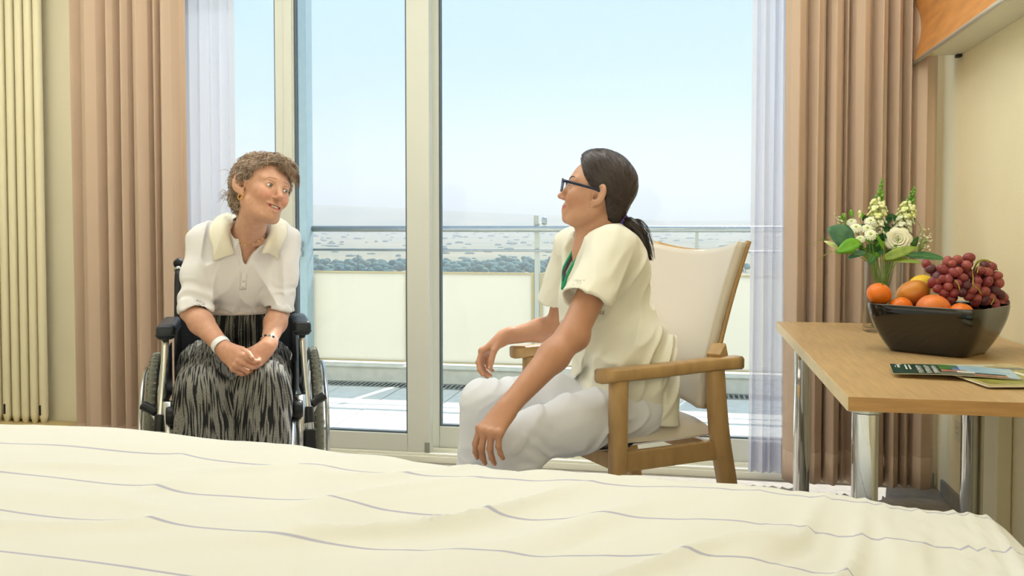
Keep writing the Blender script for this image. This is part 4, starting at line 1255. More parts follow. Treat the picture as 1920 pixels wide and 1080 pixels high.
def leaf_mesh(base, tip, normal, w, curl=.15, fold=.12, n=9):
    base, tip = np.asarray(base, float), np.asarray(tip, float); d = tip - base; L = np.linalg.norm(d); d = d / L
    nn = unit(np.asarray(normal, float) - d * (np.asarray(normal, float) @ d)); s = np.cross(d, nn); P = np.zeros((n, 5, 3))
    for i in range(n):
        t = i / (n - 1); ww = w * (math.sin(math.pi * min(1, t * .94 + .03) ** .8)) ** .8 + .0004
        c = base + d * L * t + nn * (curl * L * math.sin(math.pi * t) * .5)
        for j, x in enumerate((-1, -.5, 0, .5, 1)): P[i, j] = c + s * ww * x + nn * (fold * ww * x * x)
    mb = MB(); mb.grid(P); return mb
def leaf_stem(name, label, base, tip, normal, w, m, **k):
    t = flower_thing(name, label, base, 'leaf'); stem_to(t, np.asarray(base, float).copy(), None, .0016)
    o = obj('leaf_blade', leaf_mesh(base, tip, normal, w, **k), m, t, smooth=True, solid=.0006)
    mb = MB(); b_, t_ = np.asarray(base, float), np.asarray(tip, float); nn = unit(normal); mb.tube([b_ + nn * .001, (b_ + t_) / 2 + nn * (.5 * k.get('curl', .15) * np.linalg.norm(t_ - b_) + .0012), t_], [.0012, .0010, .0004], 5); obj('midrib', mb, M['leaf_olive'], o)
    return t
CAM = np.array([0, 0, 1.12])
def toward(p): return unit(CAM - p)
Zf = 3.30
# snapdragons
for (tx, ty), (bx, by), lab, sd in (((1654, 336), (1640, 440), 'taller snapdragon spike with cream florets and a green tip', 3), ((1715, 351), (1690, 435), 'shorter snapdragon spike leaning to the wall side', 8)):
    tip, base = dsk(tx, ty, Zf), dsk(bx, by, Zf - .01); t = flower_thing('snapdragon', lab, base); stem_to(t, base.copy(), None, .003); ax = unit(tip - base); L = np.linalg.norm(tip - base)
    mb = MB(); mb.tube([base, tip], [.003, .0015], 6); obj('spike', mb, M['bud'], t, smooth=True)
    q_ = np.random.RandomState(sd); a1 = unit(np.cross(ax, B3)); a2 = np.cross(ax, a1)
    for k in range(40):
        f = k / 39; an = k * 2.4; rad = np.interp(f, [0, .45, .7, 1], [.017, .016, .010, .002]); p = base + ax * L * (.02 + .98 * f) + (a1 * math.cos(an) + a2 * math.sin(an)) * rad
        out = unit(a1 * math.cos(an) + a2 * math.sin(an) + ax * .5)
        if f < .55:
            Rm = frame_axes(out, ax); mb = MB()
            mb.ell(p, (.013, .007, .0075), Rm, 8, 6)
            for sgn in (1, -1):
                mb.ell(p + out * .012 + Rm[:, 1] * sgn * .006 + Rm[:, 2] * .006, (.004, .009, .0085), Rm, 7, 5)
            mb.ell(p + out * .014 - Rm[:, 2] * .007, (.004, .0105, .0065), Rm, 7, 5)
            obj('floret', mb, M['floret'] if f > .25 else M['petal_white'], t, smooth=True)
        else:
            mb = MB(); s = np.interp(f, [.55, 1], [1.35, .55]); mb.ell(p, (.009 * s, .0055 * s, .0055 * s), frame_axes(unit(out + ax), ax), 7, 5); obj('flower_bud', mb, M['floret'] if f < .62 else M['bud'], t, smooth=True)
# rose
rc = dsk(1684, 448, 3.24); t = flower_thing('rose', 'open cream white rose at the front of the bouquet', rc); stem_to(t, rc.copy(), None, .003)
ro = unit(toward(rc) + np.array([0, 0, .35])); Rr = frame_axes(ro, U3)
for ring, (cnt, rad, tilt, size) in enumerate(((3, .005, .10, .014), (4, .010, .28, .018), (5, .017, .55, .022), (6, .025, .95, .026), (7, .034, 1.25, .027))):
    for k in range(cnt):
        a = 2 * math.pi * k / cnt + ring * .7; dirv = Rr[:, 1] * math.cos(a) + Rr[:, 2] * math.sin(a); sv = -Rr[:, 1] * math.sin(a) + Rr[:, 2] * math.cos(a); n = 7; P = np.zeros((n, n, 3))
        for i in range(n):
            for j in range(n):
                u = i / (n - 1); v = -1 + 2 * j / (n - 1); w = size * (.35 + .65 * math.sin(math.pi * (.12 + .72 * u))) * (1 - .12 * u * u)
                h = size * 1.25 * u; r = rad * (.35 + .65 * u ** .7) + size * .25 * max(0, u - .75) * 2.2
                P[i, j] = rc - ro * .016 + ro * (h * math.cos(tilt * u) * .95) + dirv * (r + h * math.sin(tilt * u) * .35 - abs(v) ** 2 * w * .38) + sv * v * w
        mb = MB(); mb.grid(P); obj('petal', mb, M['petal_rose'], t, smooth=True, solid=.0008)
# small chrysanthemums
for i, (px, py, zz, lab) in enumerate(((1605, 428, 3.25, 'white button flower at the left of its cluster'), (1632, 416, 3.27, 'white button flower highest in its cluster'), (1626, 430, 3.24, 'white button flower in the middle of its cluster'), (1633, 441, 3.20, 'white button flower lowest and nearest the rose'), (1613, 449, 3.22, 'greenish button flower below its cluster'), (1597, 417, 3.30, 'small white button flower beside the green buds'))):
    p = dsk(px, py, zz); t = flower_thing('button_chrysanthemum', lab, p); stem_to(t, p.copy(), None, .0017); ax = unit(toward(p) + np.array([.2 * math.sin(i), 0, .9 - .3 * (i == 3)])); a1 = unit(np.cross(ax, B3)); a2 = np.cross(ax, a1); R_ = .0225 if i not in (4, 5) else .018
    for lay, (n, q, h) in enumerate(((15, 1.0, .0), (12, .78, .004), (9, .52, .007))):
        for k in range(n):
            a = 2 * math.pi * (k + .5 * lay) / n; d = a1 * math.cos(a) + a2 * math.sin(a); mb = MB(); mb.grid(np.array([[p + ax * h + d * .004 - np.cross(ax, d) * .0022, p + ax * h + d * .004 + np.cross(ax, d) * .0022], [p + ax * (h + .003) + d * R_ * q * .7 - np.cross(ax, d) * .0036, p + ax * (h + .003) + d * R_ * q * .7 + np.cross(ax, d) * .0036], [p + ax * (h + .001) + d * R_ * q - np.cross(ax, d) * .0022, p + ax * (h + .001) + d * R_ * q + np.cross(ax, d) * .0022]])); obj('petal', mb, M['petal_white'], t, smooth=True)
    mb = MB(); mb.ell(p + ax * .006, (.0062, .0062, .004), frame_axes(a1, ax), 10, 6); obj('flower_centre', mb, M['centre'], t, smooth=True)
# green buds on the left
for i, (px, py) in enumerate(((1583, 407), (1597, 400), (1612, 402))):
    p = dsk(px, py, 3.30); t = flower_thing('lisianthus_bud', ('closed green bud furthest from the snapdragons', 'closed green bud between its two neighbours', 'yellowish green bud nearest the snapdragons')[i], p); b = p - np.array([.0, 0, .012]); stem_to(t, b.copy(), None, .0014); ax = unit(np.array([-.35 + .15 * i, 0, .9])); mb = MB(); mb.ell(p, (.0165, .0068, .0068), frame_axes(ax, B3), 10, 8); o = obj('bud', mb, M['bud'] if i < 2 else M['floret'], t, smooth=True)
    for k in range(3):
        mb = leaf_mesh(b, b + unit(ax + R3 * math.cos(k * 2.1) * .5 + B3 * math.sin(k * 2.1) * .5) * .022, B3, .0025); obj('sepal', mb, M['leaf_bright'], o, smooth=True)
# leaves
leaf_stem('salal_leaf', 'big round blue-green leaf at the left of the bouquet', dsk(1600, 458, 3.24), dsk(1552, 428, 3.22), -B3 + .3 * U3, .044, M['leaf_blue'], curl=.10)
leaf_stem('salal_leaf', 'bright green leaf under the round blue-green one', dsk(1612, 452, 3.20), dsk(1570, 472, 3.18), -B3 + .6 * U3, .024, M['leaf_bright'], curl=.10)
leaf_stem('salal_leaf', 'yellow green leaf lowest at the left of the bouquet', dsk(1606, 470, 3.22), dsk(1566, 474, 3.20), -B3 + .5 * U3, .011, M['leaf_bright'])
leaf_stem('salal_leaf', 'pale underside of a leaf peeping out below the round one', dsk(1585, 470, 3.26), dsk(1545, 452, 3.27), -B3, .010, M['floret'])
leaf_stem('salal_leaf', 'drooping blue-green leaf at the vase rim', dsk(1625, 472, 3.22), dsk(1588, 486, 3.20), -B3 + U3, .013, M['leaf_blue'])
leaf_stem('salal_leaf', 'long dark green leaf reaching over the grapes', dsk(1700, 478, 3.22), dsk(1772, 487, 3.10), -B3 + .9 * U3, .024, M['leaf_dark'], curl=.06)
leaf_stem('aspidistra_leaf', 'long olive leaf blade below the rose', dsk(1655, 486, 3.20), dsk(1722, 464, 3.16), -B3 + .6 * U3, .019, M['leaf_olive'], curl=.16)
leaf_stem('aspidistra_leaf', 'olive leaf blade curving under the long dark leaf', dsk(1660, 488, 3.20), dsk(1732, 494, 3.14), -B3 + .8 * U3, .011, M['leaf_olive'], curl=.12)
leaf_stem('salal_leaf', 'dark leaf hanging down at the vase mouth', dsk(1640, 478, 3.20), dsk(1630, 496, 3.17), -B3 + .3 * U3, .013, M['leaf_dark'])
leaf_stem('salal_leaf', 'olive leaf standing behind the rose', dsk(1664, 440, 3.30), dsk(1710, 422, 3.30), -B3 + .2 * U3, .014, M['leaf_olive'], curl=.3)
leaf_stem('salal_leaf', 'dark leaf at the wall side of the rose', dsk(1698, 470, 3.26), dsk(1722, 444, 3.26), -B3, .015, M['leaf_dark'])
leaf_stem('aspidistra_leaf', 'narrow bright leaf crossing beside the rose', dsk(1658, 470, 3.18), dsk(1642, 438, 3.17), -B3, .0062, M['leaf_bright'])
# dark foliage sprigs filling the middle
for i, (px, py, zz) in enumerate(((1662, 412, 3.34), (1690, 408, 3.36), (1648, 440, 3.32), (1640, 462, 3.26), (1672, 470, 3.26), (1618, 470, 3.28), (1706, 398, 3.36), (1655, 430, 3.30), (1622, 410, 3.34))):
    tip = dsk(px, py, zz); t = flower_thing('foliage_sprig', 'dark small-leaved sprig filling the middle of the bouquet', tip, 'leaf', 'dark filler sprigs'); bs = MOUTH + (tip - MOUTH) * .25; stem_to(t, tip.copy(), None, .0014)
    q_ = np.random.RandomState(40 + i)
    for k in range(11):
        f = .35 + .65 * k / 10; c = bs + (tip - bs) * f; d = unit(np.array([q_.uniform(-1, 1), q_.uniform(-1, .6), q_.uniform(-.1, .9)])); obj('leaflet', leaf_mesh(c, c + d * q_.uniform(.026, .044), unit(toward(c) + d * .1), q_.uniform(.007, .012), n=6), M['leaf_dark'] if k % 4 else M['leaf_bright'], t, smooth=True)
# gypsophila and trailing grass
for i, (cx_, cy_, n_, zz, lab) in enumerate(((1737, 452, 38, 3.22, 'white gypsophila cloud at the wall side of the bouquet'), (1576, 413, 26, 3.34, 'faint gypsophila cloud behind the green buds'))):
    c = dsk(cx_, cy_, zz); t = flower_thing('gypsophila_sprig', lab, c); stem_to(t, c - U3 * .03 + (MOUTH - c) * .2, None, .0011); q_ = np.random.RandomState(60 + i); hub = c - U3 * .03 + (MOUTH - c) * .2; tw = MB(); fl_ = MB()
    for k in range(n_):
        p = c + R3 * q_.normal(0, .011) + B3 * q_.normal(0, .012) + U3 * q_.normal(0, .016); tw.tube([hub, (hub + p) / 2 + U3 * .006, p], .0005, 4)
        fl_.ell(p, np.array([.0032, .0032, .0026]) * q_.uniform(.8, 1.3), None, 6, 5)
    obj('twigs', tw, M['stem'], t)['kind'] = 'stuff'; o = obj('blossoms', fl_, M['petal_white'], t, smooth=True); o['kind'] = 'stuff'
for i, (pts, lab) in enumerate(((((1640, 474, 3.22), (1590, 456, 3.22), (1552, 448, 3.22), (1518, 458, 3.22)), 'fine grass spray reaching furthest to the curtain side'), (((1630, 482, 3.2), (1590, 474, 3.2), (1560, 472, 3.2), (1538, 484, 3.2)), 'fine grass spray drooping under the left leaves'), (((1680, 470, 3.24), (1722, 440, 3.24), (1722, 418, 3.24), (1700, 408, 3.24)), 'fine grass loop bent around the rose'))):
    P = spline([dsk(*p) for p in pts], 16); t = flower_thing('grass_spray', lab, P[0]); stem_to(t, P[0].copy(), None, .0009); mb = MB(); mb.tube(P, .0008, 5); b_ = obj('blade', mb, M['leaf_olive'], t, smooth=True)
    q_ = np.random.RandomState(80 + i); hs = MB()
    for k in range(26):
        c = P[q_.randint(6, 16)]; d = unit(np.array([q_.uniform(-1, 1), q_.uniform(-.5, .5), q_.uniform(-1, 1)])); hs.tube([c, c + d * q_.uniform(.008, .02)], [.0005, .0003], 4)
    o = obj('bristles', hs, M['leaf_olive'], t); o['kind'] = 'stuff'

# ---- brochures on the desk corner
def brochure(name, label, corner, ux, L, W, z, th, base, group, lift=0.0):
    ux = unit(ux); vy = np.array([-ux[1], ux[0], 0]); t = thing(name, label, 'brochure', (corner[0], corner[1], z), group)
    def pt(u, v, dz=0.0): return np.array([corner[0], corner[1], z]) + ux * L * u + vy * W * v + U3 * (dz + lift * math.sin(math.pi * u))
    def sheet(u0, u1, v0, v1, dz, m, nm, par, thick):
        n = 14; P = np.array([[pt(u, v, dz) for v in (v0, v1)] for u in np.linspace(u0, u1, n)]); Q = P + U3 * thick
        mb = MB(); mb.grid(P[:, ::-1]); mb.grid(Q)
        for a, b in ((P[:, 0], Q[:, 0]), (Q[:, 1], P[:, 1])): mb.grid(np.stack([a, b], 1))
        mb.add([P[0, 0], P[0, 1], Q[0, 1], Q[0, 0]], [(0, 1, 2, 3)]); mb.add([P[-1, 0], P[-1, 1], Q[-1, 1], Q[-1, 0]], [(3, 2, 1, 0)])
        return obj(nm, mb, m, par)
    pg = sheet(0, 1, 0, 1, 0, base[0], 'pages', t, th)
    cv = sheet(0, 1, 0, 1, th + .0001, base[1], 'cover', t, .0004)
    return t, cv, (lambda u0, u1, v0, v1, m, nm='print', k=0: sheet(u0, u1, v0, v1, th + .0006 + .0002 * k, m, nm, cv, .0001))
pm = lambda n, r, g, b, c2=None: mat(n, rgb(r, g, b), .3, var=.5 if c2 else 0, vscale=40, color2=rgb(*c2) if c2 else None)
paper = mat('page_edges', rgb(232, 226, 204), .6)
M['p_tan'] = pm('print_tan', 196, 180, 132); M['p_field'] = pm('print_field', 128, 134, 52, (176, 166, 74)); M['p_white'] = pm('print_white', 236, 236, 226); M['p_dark'] = pm('print_dark_green', 18, 44, 44, (24, 78, 66)); M['p_sky'] = pm('print_pale_blue', 186, 212, 226, (150, 190, 214)); M['p_red'] = pm('print_red', 172, 70, 66); M['p_grey'] = pm('print_grey', 132, 130, 118, (96, 104, 92)); M['p_skin'] = pm('print_skin', 206, 146, 118, (170, 100, 80)); M['p_green'] = pm('print_green', 96, 150, 62, (40, 96, 70)); M['p_blue'] = pm('print_blue', 74, 98, 150, (120, 150, 190))
t, cv, pr = brochure('magazine', 'beige magazine with a green field picture at the bottom of the pile', (.800, 2.215), (.97, -.25, 0), .235, .33, DZ + .0003, .004, (paper, M['p_tan']), 'brochures on the desk')
pr(.02, .98, .10, .50, M['p_field']); pr(.02, .98, .52, .58, M['p_white']); pr(.0, .35, .60, .66, M['p_red']); pr(.5, .98, .24, .27, M['p_tan'], k=1)
t, cv, pr = brochure('magazine', 'green and white magazine lying under the dark leaflet', (.690, 2.252), (.982, .187, 0), .235, .335, DZ + .0052, .003, (paper, M['p_tan']), 'brochures on the desk')
pr(.06, .94, .05, .66, M['p_field']); pr(.06, .94, .68, .80, M['p_grey']); pr(.08, .60, .83, .87, M['p_white']); pr(.08, .75, .90, .94, M['p_white'])
for k in range(5): pr(.08 + .15 * k, .15 + .15 * k, .36, .60, M['p_white'], 'headline', 1)
t, cv, pr = brochure('leaflet', 'dark green leaflet with white lettering on top of the pile', (.512, 2.384), (.988, -.154, 0), .285, .165, DZ + .0095, .0012, (paper, M['p_dark']), 'brochures on the desk', lift=.004)
pr(.40, .62, .52, .98, M['p_green']); pr(.50, .66, .46, .80, M['p_blue'], k=1); pr(.56, .995, .30, .97, M['p_sky'], k=2); pr(.40, .60, .28, .46, M['p_skin'], k=3); pr(.52, .66, .22, .36, M['p_white'], k=4); pr(.38, .995, .01, .24, M['p_grey'], k=1); pr(.64, .90, .02, .14, M['p_skin'], k=2); pr(.90, .995, .01, .30, M['p_sky'], k=3)
def letters(u0, u1, rows, nm):
    """a line of lettering reading across the leaflet, built from small strokes"""
    q_ = np.random.RandomState(int(u0 * 1000))
    for v in rows:
        um = (u0 + u1) / 2; pr(u0, u1, v, v + .012, M['p_white'], nm, 1); pr(u0, u1 if q_.rand() > .4 else um, v + .045, v + .057, M['p_white'], nm, 1)
        if q_.rand() > .3: pr(um - .006, um + .006, v + .012, v + .045, M['p_white'], nm, 1)
        if q_.rand() > .5: pr(u0, u0 + .012, v + .012, v + .045, M['p_white'], nm, 1)
for u in (.335, .275, .21): letters(u, u + .045, [.10 + .085 * k for k in range(9)], 'lettering')
for u in (.150, .118): pr(u, u + .014, .42, .90, M['p_white'], 'lettering', 1)
pr(.055, .075, .60, .92, M['p_white'], 'lettering', 1); pr(.045, .095, .90, .95, M['p_white'], 'lettering', 1); pr(.035, .042, .62, .82, M['p_white'], 'lettering', 1)
# ------------------------------------------------------------------ the old woman in the wheelchair
def skin_mat(name):
    return mat(name, rgb(205, 150, 115), 0.5, var=.12, vscale=70, bump=.12, bscale=420, vcol=True, sub=.12)
M['skin_old'] = skin_mat('skin_weathered')
M['nail'] = mat('fingernail', rgb(226, 172, 150), 0.25)
old = thing('person', 'old woman with grey-brown curls in white blouse and striped skirt, seated in the wheelchair', 'person', tuple(wq(0, -.25, .48)))
LH = dict(o=np.array([-1.455, 2.962, 1.240]), s=1.075)
_f0 = unit([.883, -.469, 0]); _l0 = np.cross((0, 0, 1), _f0); _z = np.array([0, 0, 1.])
_p, _r = math.radians(5), math.radians(17)
_f = _f0 * math.cos(_p) + _z * math.sin(_p); _u1 = _z * math.cos(_p) - _f0 * math.sin(_p)
_u = _u1 * math.cos(_r) + _l0 * math.sin(_r); _l = _l0 * math.cos(_r) - _u1 * math.sin(_r)
LH['M'] = np.stack([_f, _l, _u], 1)
def lh(p): return LH['o'] + (np.asarray(p, float) * LH['s']) @ LH['M'].T
def lh_inv(p): return ((np.asarray(p) - LH['o']) @ LH['M']) / LH['s']
T_l = lambda fn: in_frame(fn, LH['o'], LH['M'], LH['s'])

shR, shL = np.array([-1.742, 3.060, 1.060]), np.array([-1.490, 3.195, 1.062])
elR, elL = np.array([-1.735, 2.965, .812]), np.array([-1.481, 3.140, .795])
wrR, wrL = np.array([-1.552, 2.867, .690]), np.array([-1.435, 2.945, .694])
nk = np.array([-1.560, 3.070, 1.105])
hip = wq(0, -.27, .58); waist = np.array([-1.661, 3.186, .80]); chest = np.array([-1.628, 3.135, .955])
axu = unit(nk - waist); axs = WS; axf = unit(np.cross(axs, axu)); axf = axf if axf @ WD > 0 else -axf
RT = np.stack([axs, axf, axu], 1)

def old_body():
    S = Sdf()
    # trunk, upper arms and legs (under the clothes), all one body
    S.u(s_ell(chest, (.135, .088, .17), RT)); S.u(s_ell(waist, (.12, .085, .14), RT), .06); S.u(s_ell(hip, (.155, .12, .11)), .06)
    S.u(s_cap(shR, shL, .036), .05)
    for a, b, r in ((shR, elR, .034), (shL, elL, .034)): S.u(s_cap(a, b, r, .032), .03)
    for sg in (-1, 1):
        h = hip + WS * sg * .085; k = wq(sg * .105, .165, .56); an = wq(sg * .10, .27, .13)
        S.u(s_cap(h, k, .070, .052), .04); S.u(s_cap(k, an, .050, .034), .02); S.u(s_cap(an - (0, 0, .04), an + WD * .13 - (0, 0, .045), .032, .026), .02)
    # neck with its tendons
    nb = nk + axf * .015; top = lh((-.020, 0, -.07))
    S.u(s_cap(nk - axu * .02, top, .056, .052), .03)
    S.u(s_cap(chest + axu * .115 + axf * .055, lh((.025, -.03, -.075)), .016, .018), .03)
    S.u(s_cap(nk + axf * .045 + axs * .012 - axu * .005, lh((.02, -.055, -.055)), .008, .010), .014)
    S.u(s_cap(nk + axf * .052 + axs * .028 - axu * .005, lh((.045, -.008, -.085)), .007, .008), .014)
    S.u(s_cap(nk + axf * .035 - axs * .065 - axu * .03, nk + axf * .055 - axs * .015 - axu * .03, .009), .016)
    S.u(s_cap(nk + axf * .035 + axs * .075 - axu * .03, nk + axf * .055 + axs * .03 - axu * .03, .009), .016)
    head_sdf(S, T_l, smile=.009, open_mouth=.0058, lines=1.0, narrow=.0019, nose=1.05, jaw=.98, mw=.026, ear=1.22, ear_u=.002)
    forearm(S, elR, wrR, .040, .026); forearm(S, elL, wrL, .038, .025)
    # hands folded in the lap: her right hand closes over the fingers of the left
    xr = unit(np.array([.10, -.052, -.052])); 
    n1, _ = hand_sdf(S, wrR, xr, (-.50, -.62, .35), 1, [(38, 62, 35), (48, 62, 35), (52, 60, 35), (55, 55, 35)], (4, 0, -3, -6),
                     thumb=[(.86, .44, -.10), (.985, .12, .02), (.98, -.12, -.05)], sc=.98, k=.004)
    xl = unit(np.array([-.035, -.085, -.062]))
    n2, _ = hand_sdf(S, wrL, xl, (.62, -.42, .45), -1, [(20, 52, 30), (24, 54, 30), (28, 54, 30), (32, 54, 30)], (3, 0, -3, -6),
                     thumb=[(.80, .5, -.35), (.9, .3, -.4), (.9, .2, -.4)], sc=.90, k=.004)
    return S, n1, n2
SB, nails_r, nails_l = old_body()
def old_colour(V):
    c = np.tile(np.array(lin((216 / 255, 166 / 255, 138 / 255))), (len(V), 1))
    q = lh_inv(V); f, l, u = q.T
    nn = vnoise(V * 60)[:, None]; c = c * (1 + .05 * nn)
    def mix(c, m, col): return c * (1 - m[:, None]) + np.array(lin(tuple(x / 255 for x in col))) * m[:, None]
    cheek = np.exp(-(((l - np.sign(l) * .040) / .016) ** 2 + ((u + .034) / .016) ** 2)) * (f > .03)
    c = mix(c, .40 * cheek, (214, 120, 100))
    nose = np.exp(-((l / .014) ** 2 + ((u + .034) / .014) ** 2)) * (f > .09)
    c = mix(c, .30 * nose, (205, 118, 98))
    mu = -.0665 + .006 * (l / .024) ** 2
    lip = np.clip(1.25 - np.abs(u - mu + .002) / .0068, 0, 1) * np.clip((.0275 - np.abs(l)) / .005, 0, 1) * (f > .074)
    c = mix(c, np.clip(lip * 1.4, 0, .85), (196, 96, 88))
    ins = np.clip(1.3 - np.abs(u - mu + .002) / .0042, 0, 1) * np.clip((.024 - np.abs(l)) / .004, 0, 1) * (f > .060) * (f < .0865)
    c = mix(c, np.clip(ins * 1.5, 0, .9), (120, 50, 46))
    hands = np.clip((.80 - V[:, 2]) / .1, 0, 1)
    c = mix(c, .25 * hands, (204, 138, 110))
    return c
Vb, Fb = SB.mesh(.0021, (-1.90, 2.45, .02), (-1.18, 3.45, 1.42), smooth=1)
body = obj('body', (Vb, Fb, None, old_colour(Vb)), M['skin_old'], old, smooth=True)
eyes(lh, old, M['iris_blue'], gaze=(.22, -.02))
# teeth: a curved upper row behind the smile
tm = MB()
for k in range(-5, 6):
    a = k * .0042; ff = .0868 - 20 * a * a
    tm.ell(lh((ff - .0015, a, -.0650 + 6 * a * a)), (.0022, .0023, .0042), LH['M'], 8, 6)
obj('teeth', tm, M['teeth'], old, smooth=True)
# brows and lashes
M['brow_old'] = mat('brow_grey', rgb(176, 130, 100), .8); M['lash'] = mat('lash_dark', rgb(58, 46, 42), .6)
def brow_line(pts, off, r, m, T, S, parent, name):
    P = S.snap(T(spline(pts, 14)), off)
    mb = MB(); mb.tube(P, np.interp(np.linspace(0, 1, len(P)), [0, .25, .7, 1], [r * .7, r, r * .8, r * .25]), 6); return obj(name, mb, m, parent, smooth=True)
for q in (1, -1):
    brow_line([(.085, q * .012, .0225), (.082, q * .024, .0240), (.074, q * .036, .0230), (.062, q * .046, .0140)], -.0004, .0016, M['brow_old'], lh, SB, old, 'eyebrow')
    brow_line([(.080, q * .0195, .0022), (.083, q * .026, .0052), (.082, q * .034, .0056), (.076, q * .043, .0022)], .0004, .0011, M['lash'], lh, SB, old, 'eyelash')
    brow_line([(.080, q * .0215, -.0030), (.082, q * .030, -.0052), (.078, q * .041, -.0028)], .0001, .0006, M['lash'], lh, SB, old, 'eyelash')
add_nails(nails_r + nails_l, old, M['nail'])

# ---- blouse
M['blouse'] = mat('white_jersey', rgb(232, 229, 230), .75, bump=.12, bscale=700, sheen=.2)
M['collar'] = mat('cream_collar', rgb(242, 236, 218), .75, bump=.12, bscale=700)
def blouse():
    S = Sdf()
    S.u(s_ell(chest + axu * .01, (.150, .106, .165), RT)); S.u(s_ell(chest + axf * .055 - axu * .035, (.118, .065, .085), RT), .05)
    S.u(s_ell(waist - axu * .0, (.138, .108, .12), RT), .06)
    S.u(s_fcap(shR - axs * -.02, shL - axs * .02, .057, .057, axf, .85), .06)
    S.u(s_cap(nk - axs * .05 - axu * .03, nk + axs * .05 - axu * .03, .058), .05)
    for a, b, sg in ((shR, elR, -1), (shL, elL, 1)):
        d = unit(b - a); w = unit((wrR if sg < 0 else wrL) - b); cn = unit(d * .75 + w * .35); ce = b + w * .018
        S.u(s_cap(a, a + (b - a) * .5, .055, .055), .035); S.u(s_cut(s_cap(a + (b - a) * .5, b + w * .03, .056, .053), ce, cn), .03)
        # rolled cuff
        S.u(s_cut(s_cap(b - d * .040, b + w * .04, .0555, .055), ce, cn), .008)
        S.s(s_cap(b - d * .01, b + w * .10, .045, .043), .004)
    # lower edge is tucked into the waistband
    S.i(s_plane(wq(0, 0, .800), (0, 0, -1)), .006)
    # V neck
    v0 = nk + axf * .02; tipv = chest + axf * .125 + axu * .050 + axs * .006
    nR = unit(np.cross(tipv - (nk + axf * .06 - axs * .050 + axu * .03), axf)); nL = unit(np.cross(axf, tipv - (nk + axf * .06 + axs * .066 + axu * .03)))
    if nR @ axs > 0: nR = -nR
    if nL @ axs < 0: nL = -nL
    # inside of the wedge: right of the right edge, left of the left edge, in front of the chest
    def wedge(p):
        return np.maximum(np.maximum((p - tipv.astype(np.float32)) @ nR.astype(np.float32), (p - tipv.astype(np.float32)) @ nL.astype(np.float32)), -((p - (chest + axf * .02).astype(np.float32)) @ axf.astype(np.float32)))
    S.s(wedge, .006)
    S.s(s_cap(nk - axu * .02, nk + axu * .12 + axf * .05, .062, .075), .01)
    return S
def fold_disp(p):
    q = (p - waist.astype(np.float32)) @ RT.astype(np.float32)
    s, f, u = q.T
    # long soft folds down from the shoulders and across the belly
    a = vnoise(np.stack([s * 17 + u * 5 * np.sign(s), f * 6, u * 3.2], 1)); b = vnoise(np.stack([s * 34 - u * 10 * np.sign(s), f * 12, u * 6 + 7], 1))
    low = np.exp(-((u - .04) / .05) ** 2)
    c = np.sin(u * 150 + vnoise(np.stack([s * 9, f * 9, u * 0], 1)) * 3) * low * .0016
    d = (1 - np.abs(a)) ** 3 * .016 + b * .0045
    # crushed rings on the lower sleeves
    arm = np.zeros(len(p), np.float32)
    for e, sh in ((elR, shR), (elL, shL)):
        t = ((p - sh.astype(np.float32)) @ (e - sh).astype(np.float32)) / float((e - sh) @ (e - sh)); r = np.linalg.norm(p - (sh + np.clip(t, 0, 1)[:, None] * (e - sh)).astype(np.float32), axis=1)
        arm += np.clip((t - .55) / .2, 0, 1) * (r < .085) * (np.sin(t * 34 + vnoise(p * 22) * 3.5)) * .0030
    return d - .005 + c + arm
SBL = blouse()
Vc, Fc = SBL.mesh(.0034, (-1.95, 2.75, .70), (-1.30, 3.40, 1.24), disp=fold_disp, maxd=.012, smooth=2)
bl = obj('blouse', (Vc, Fc, None, None), M['blouse'], old, smooth=True)
# collar: two flat flaps turned down over the neckline
def collar_flap(sg):
    # inner edge runs from the nape round the neck and down the V; the flap lies outwards over the shoulder
    inner = spline([nk - axf * .062 + axu * .030, nk - axf * .045 + axs * sg * .045 + axu * .032, nk + axs * sg * .070 + axu * .022 + axf * .005, nk + axs * sg * .068 + axu * .002 + axf * .045, nk + axs * sg * .056 - axu * .030 + axf * .072, nk + axs * sg * .046 - axu * .056 + axf * .085], 26)
    outer = spline([nk - axf * .095 - axu * .012, nk - axf * .085 + axs * sg * .055 - axu * .014, nk - axf * .045 + axs * sg * .112 - axu * .015, nk + axf * .02 + axs * sg * .138 - axu * .018, nk + axf * .070 + axs * sg * .132 - axu * .045, nk + axf * .095 + axs * sg * .118 - axu * .082], 26)
    m = 9; P = np.array([[inner[i] + (outer[i] - inner[i]) * j / (m - 1) for j in range(m)] for i in range(26)])
    flat = SBL.snap(P.reshape(-1, 3), .0095, 6, fold_disp).reshape(P.shape)
    w = np.clip(np.linspace(0, 1, m) * 2.2, 0, 1)[None, :, None]
    Q = P * (1 - w) + flat * w
    d = SBL(Q.reshape(-1, 3)) - fold_disp(Q.reshape(-1, 3).astype(np.float32)); low = np.maximum(0, .0085 - d)[:, None] * SBL.grad(Q.reshape(-1, 3))
    Q = Q + low.reshape(Q.shape)
    mb = MB(); mb.grid(Q)
    return obj('collar', mb, M['collar'], bl, smooth=True, solid=.0025)
for sg in (-1, 1): collar_flap(sg)
# placket and buttons below the V
tipv = chest + axf * .125 + axu * .050 + axs * .006
pl = SBL.snap(np.array([[tipv + axs * w - axu * h for w in np.linspace(-.011, .011, 4)] for h in np.linspace(-.004, .062, 10)]), .0015, 8, fold_disp)
mb = MB(); mb.grid(pl); obj('placket', mb, M['blouse'], bl, smooth=True, solid=.002)
bt = SBL.snap(np.array([tipv - axu * .030, tipv - axu * .052]), .0035, 8, fold_disp)
for b in bt:
    mb = MB(); mb.lathe([(.0048, -.0008), (.0052, 0), (.0048, .0012), (.001, .0008)], b, axf, 14); obj('button', mb, mat('button_pearl', rgb(225, 222, 220), .25), bl, smooth=True)

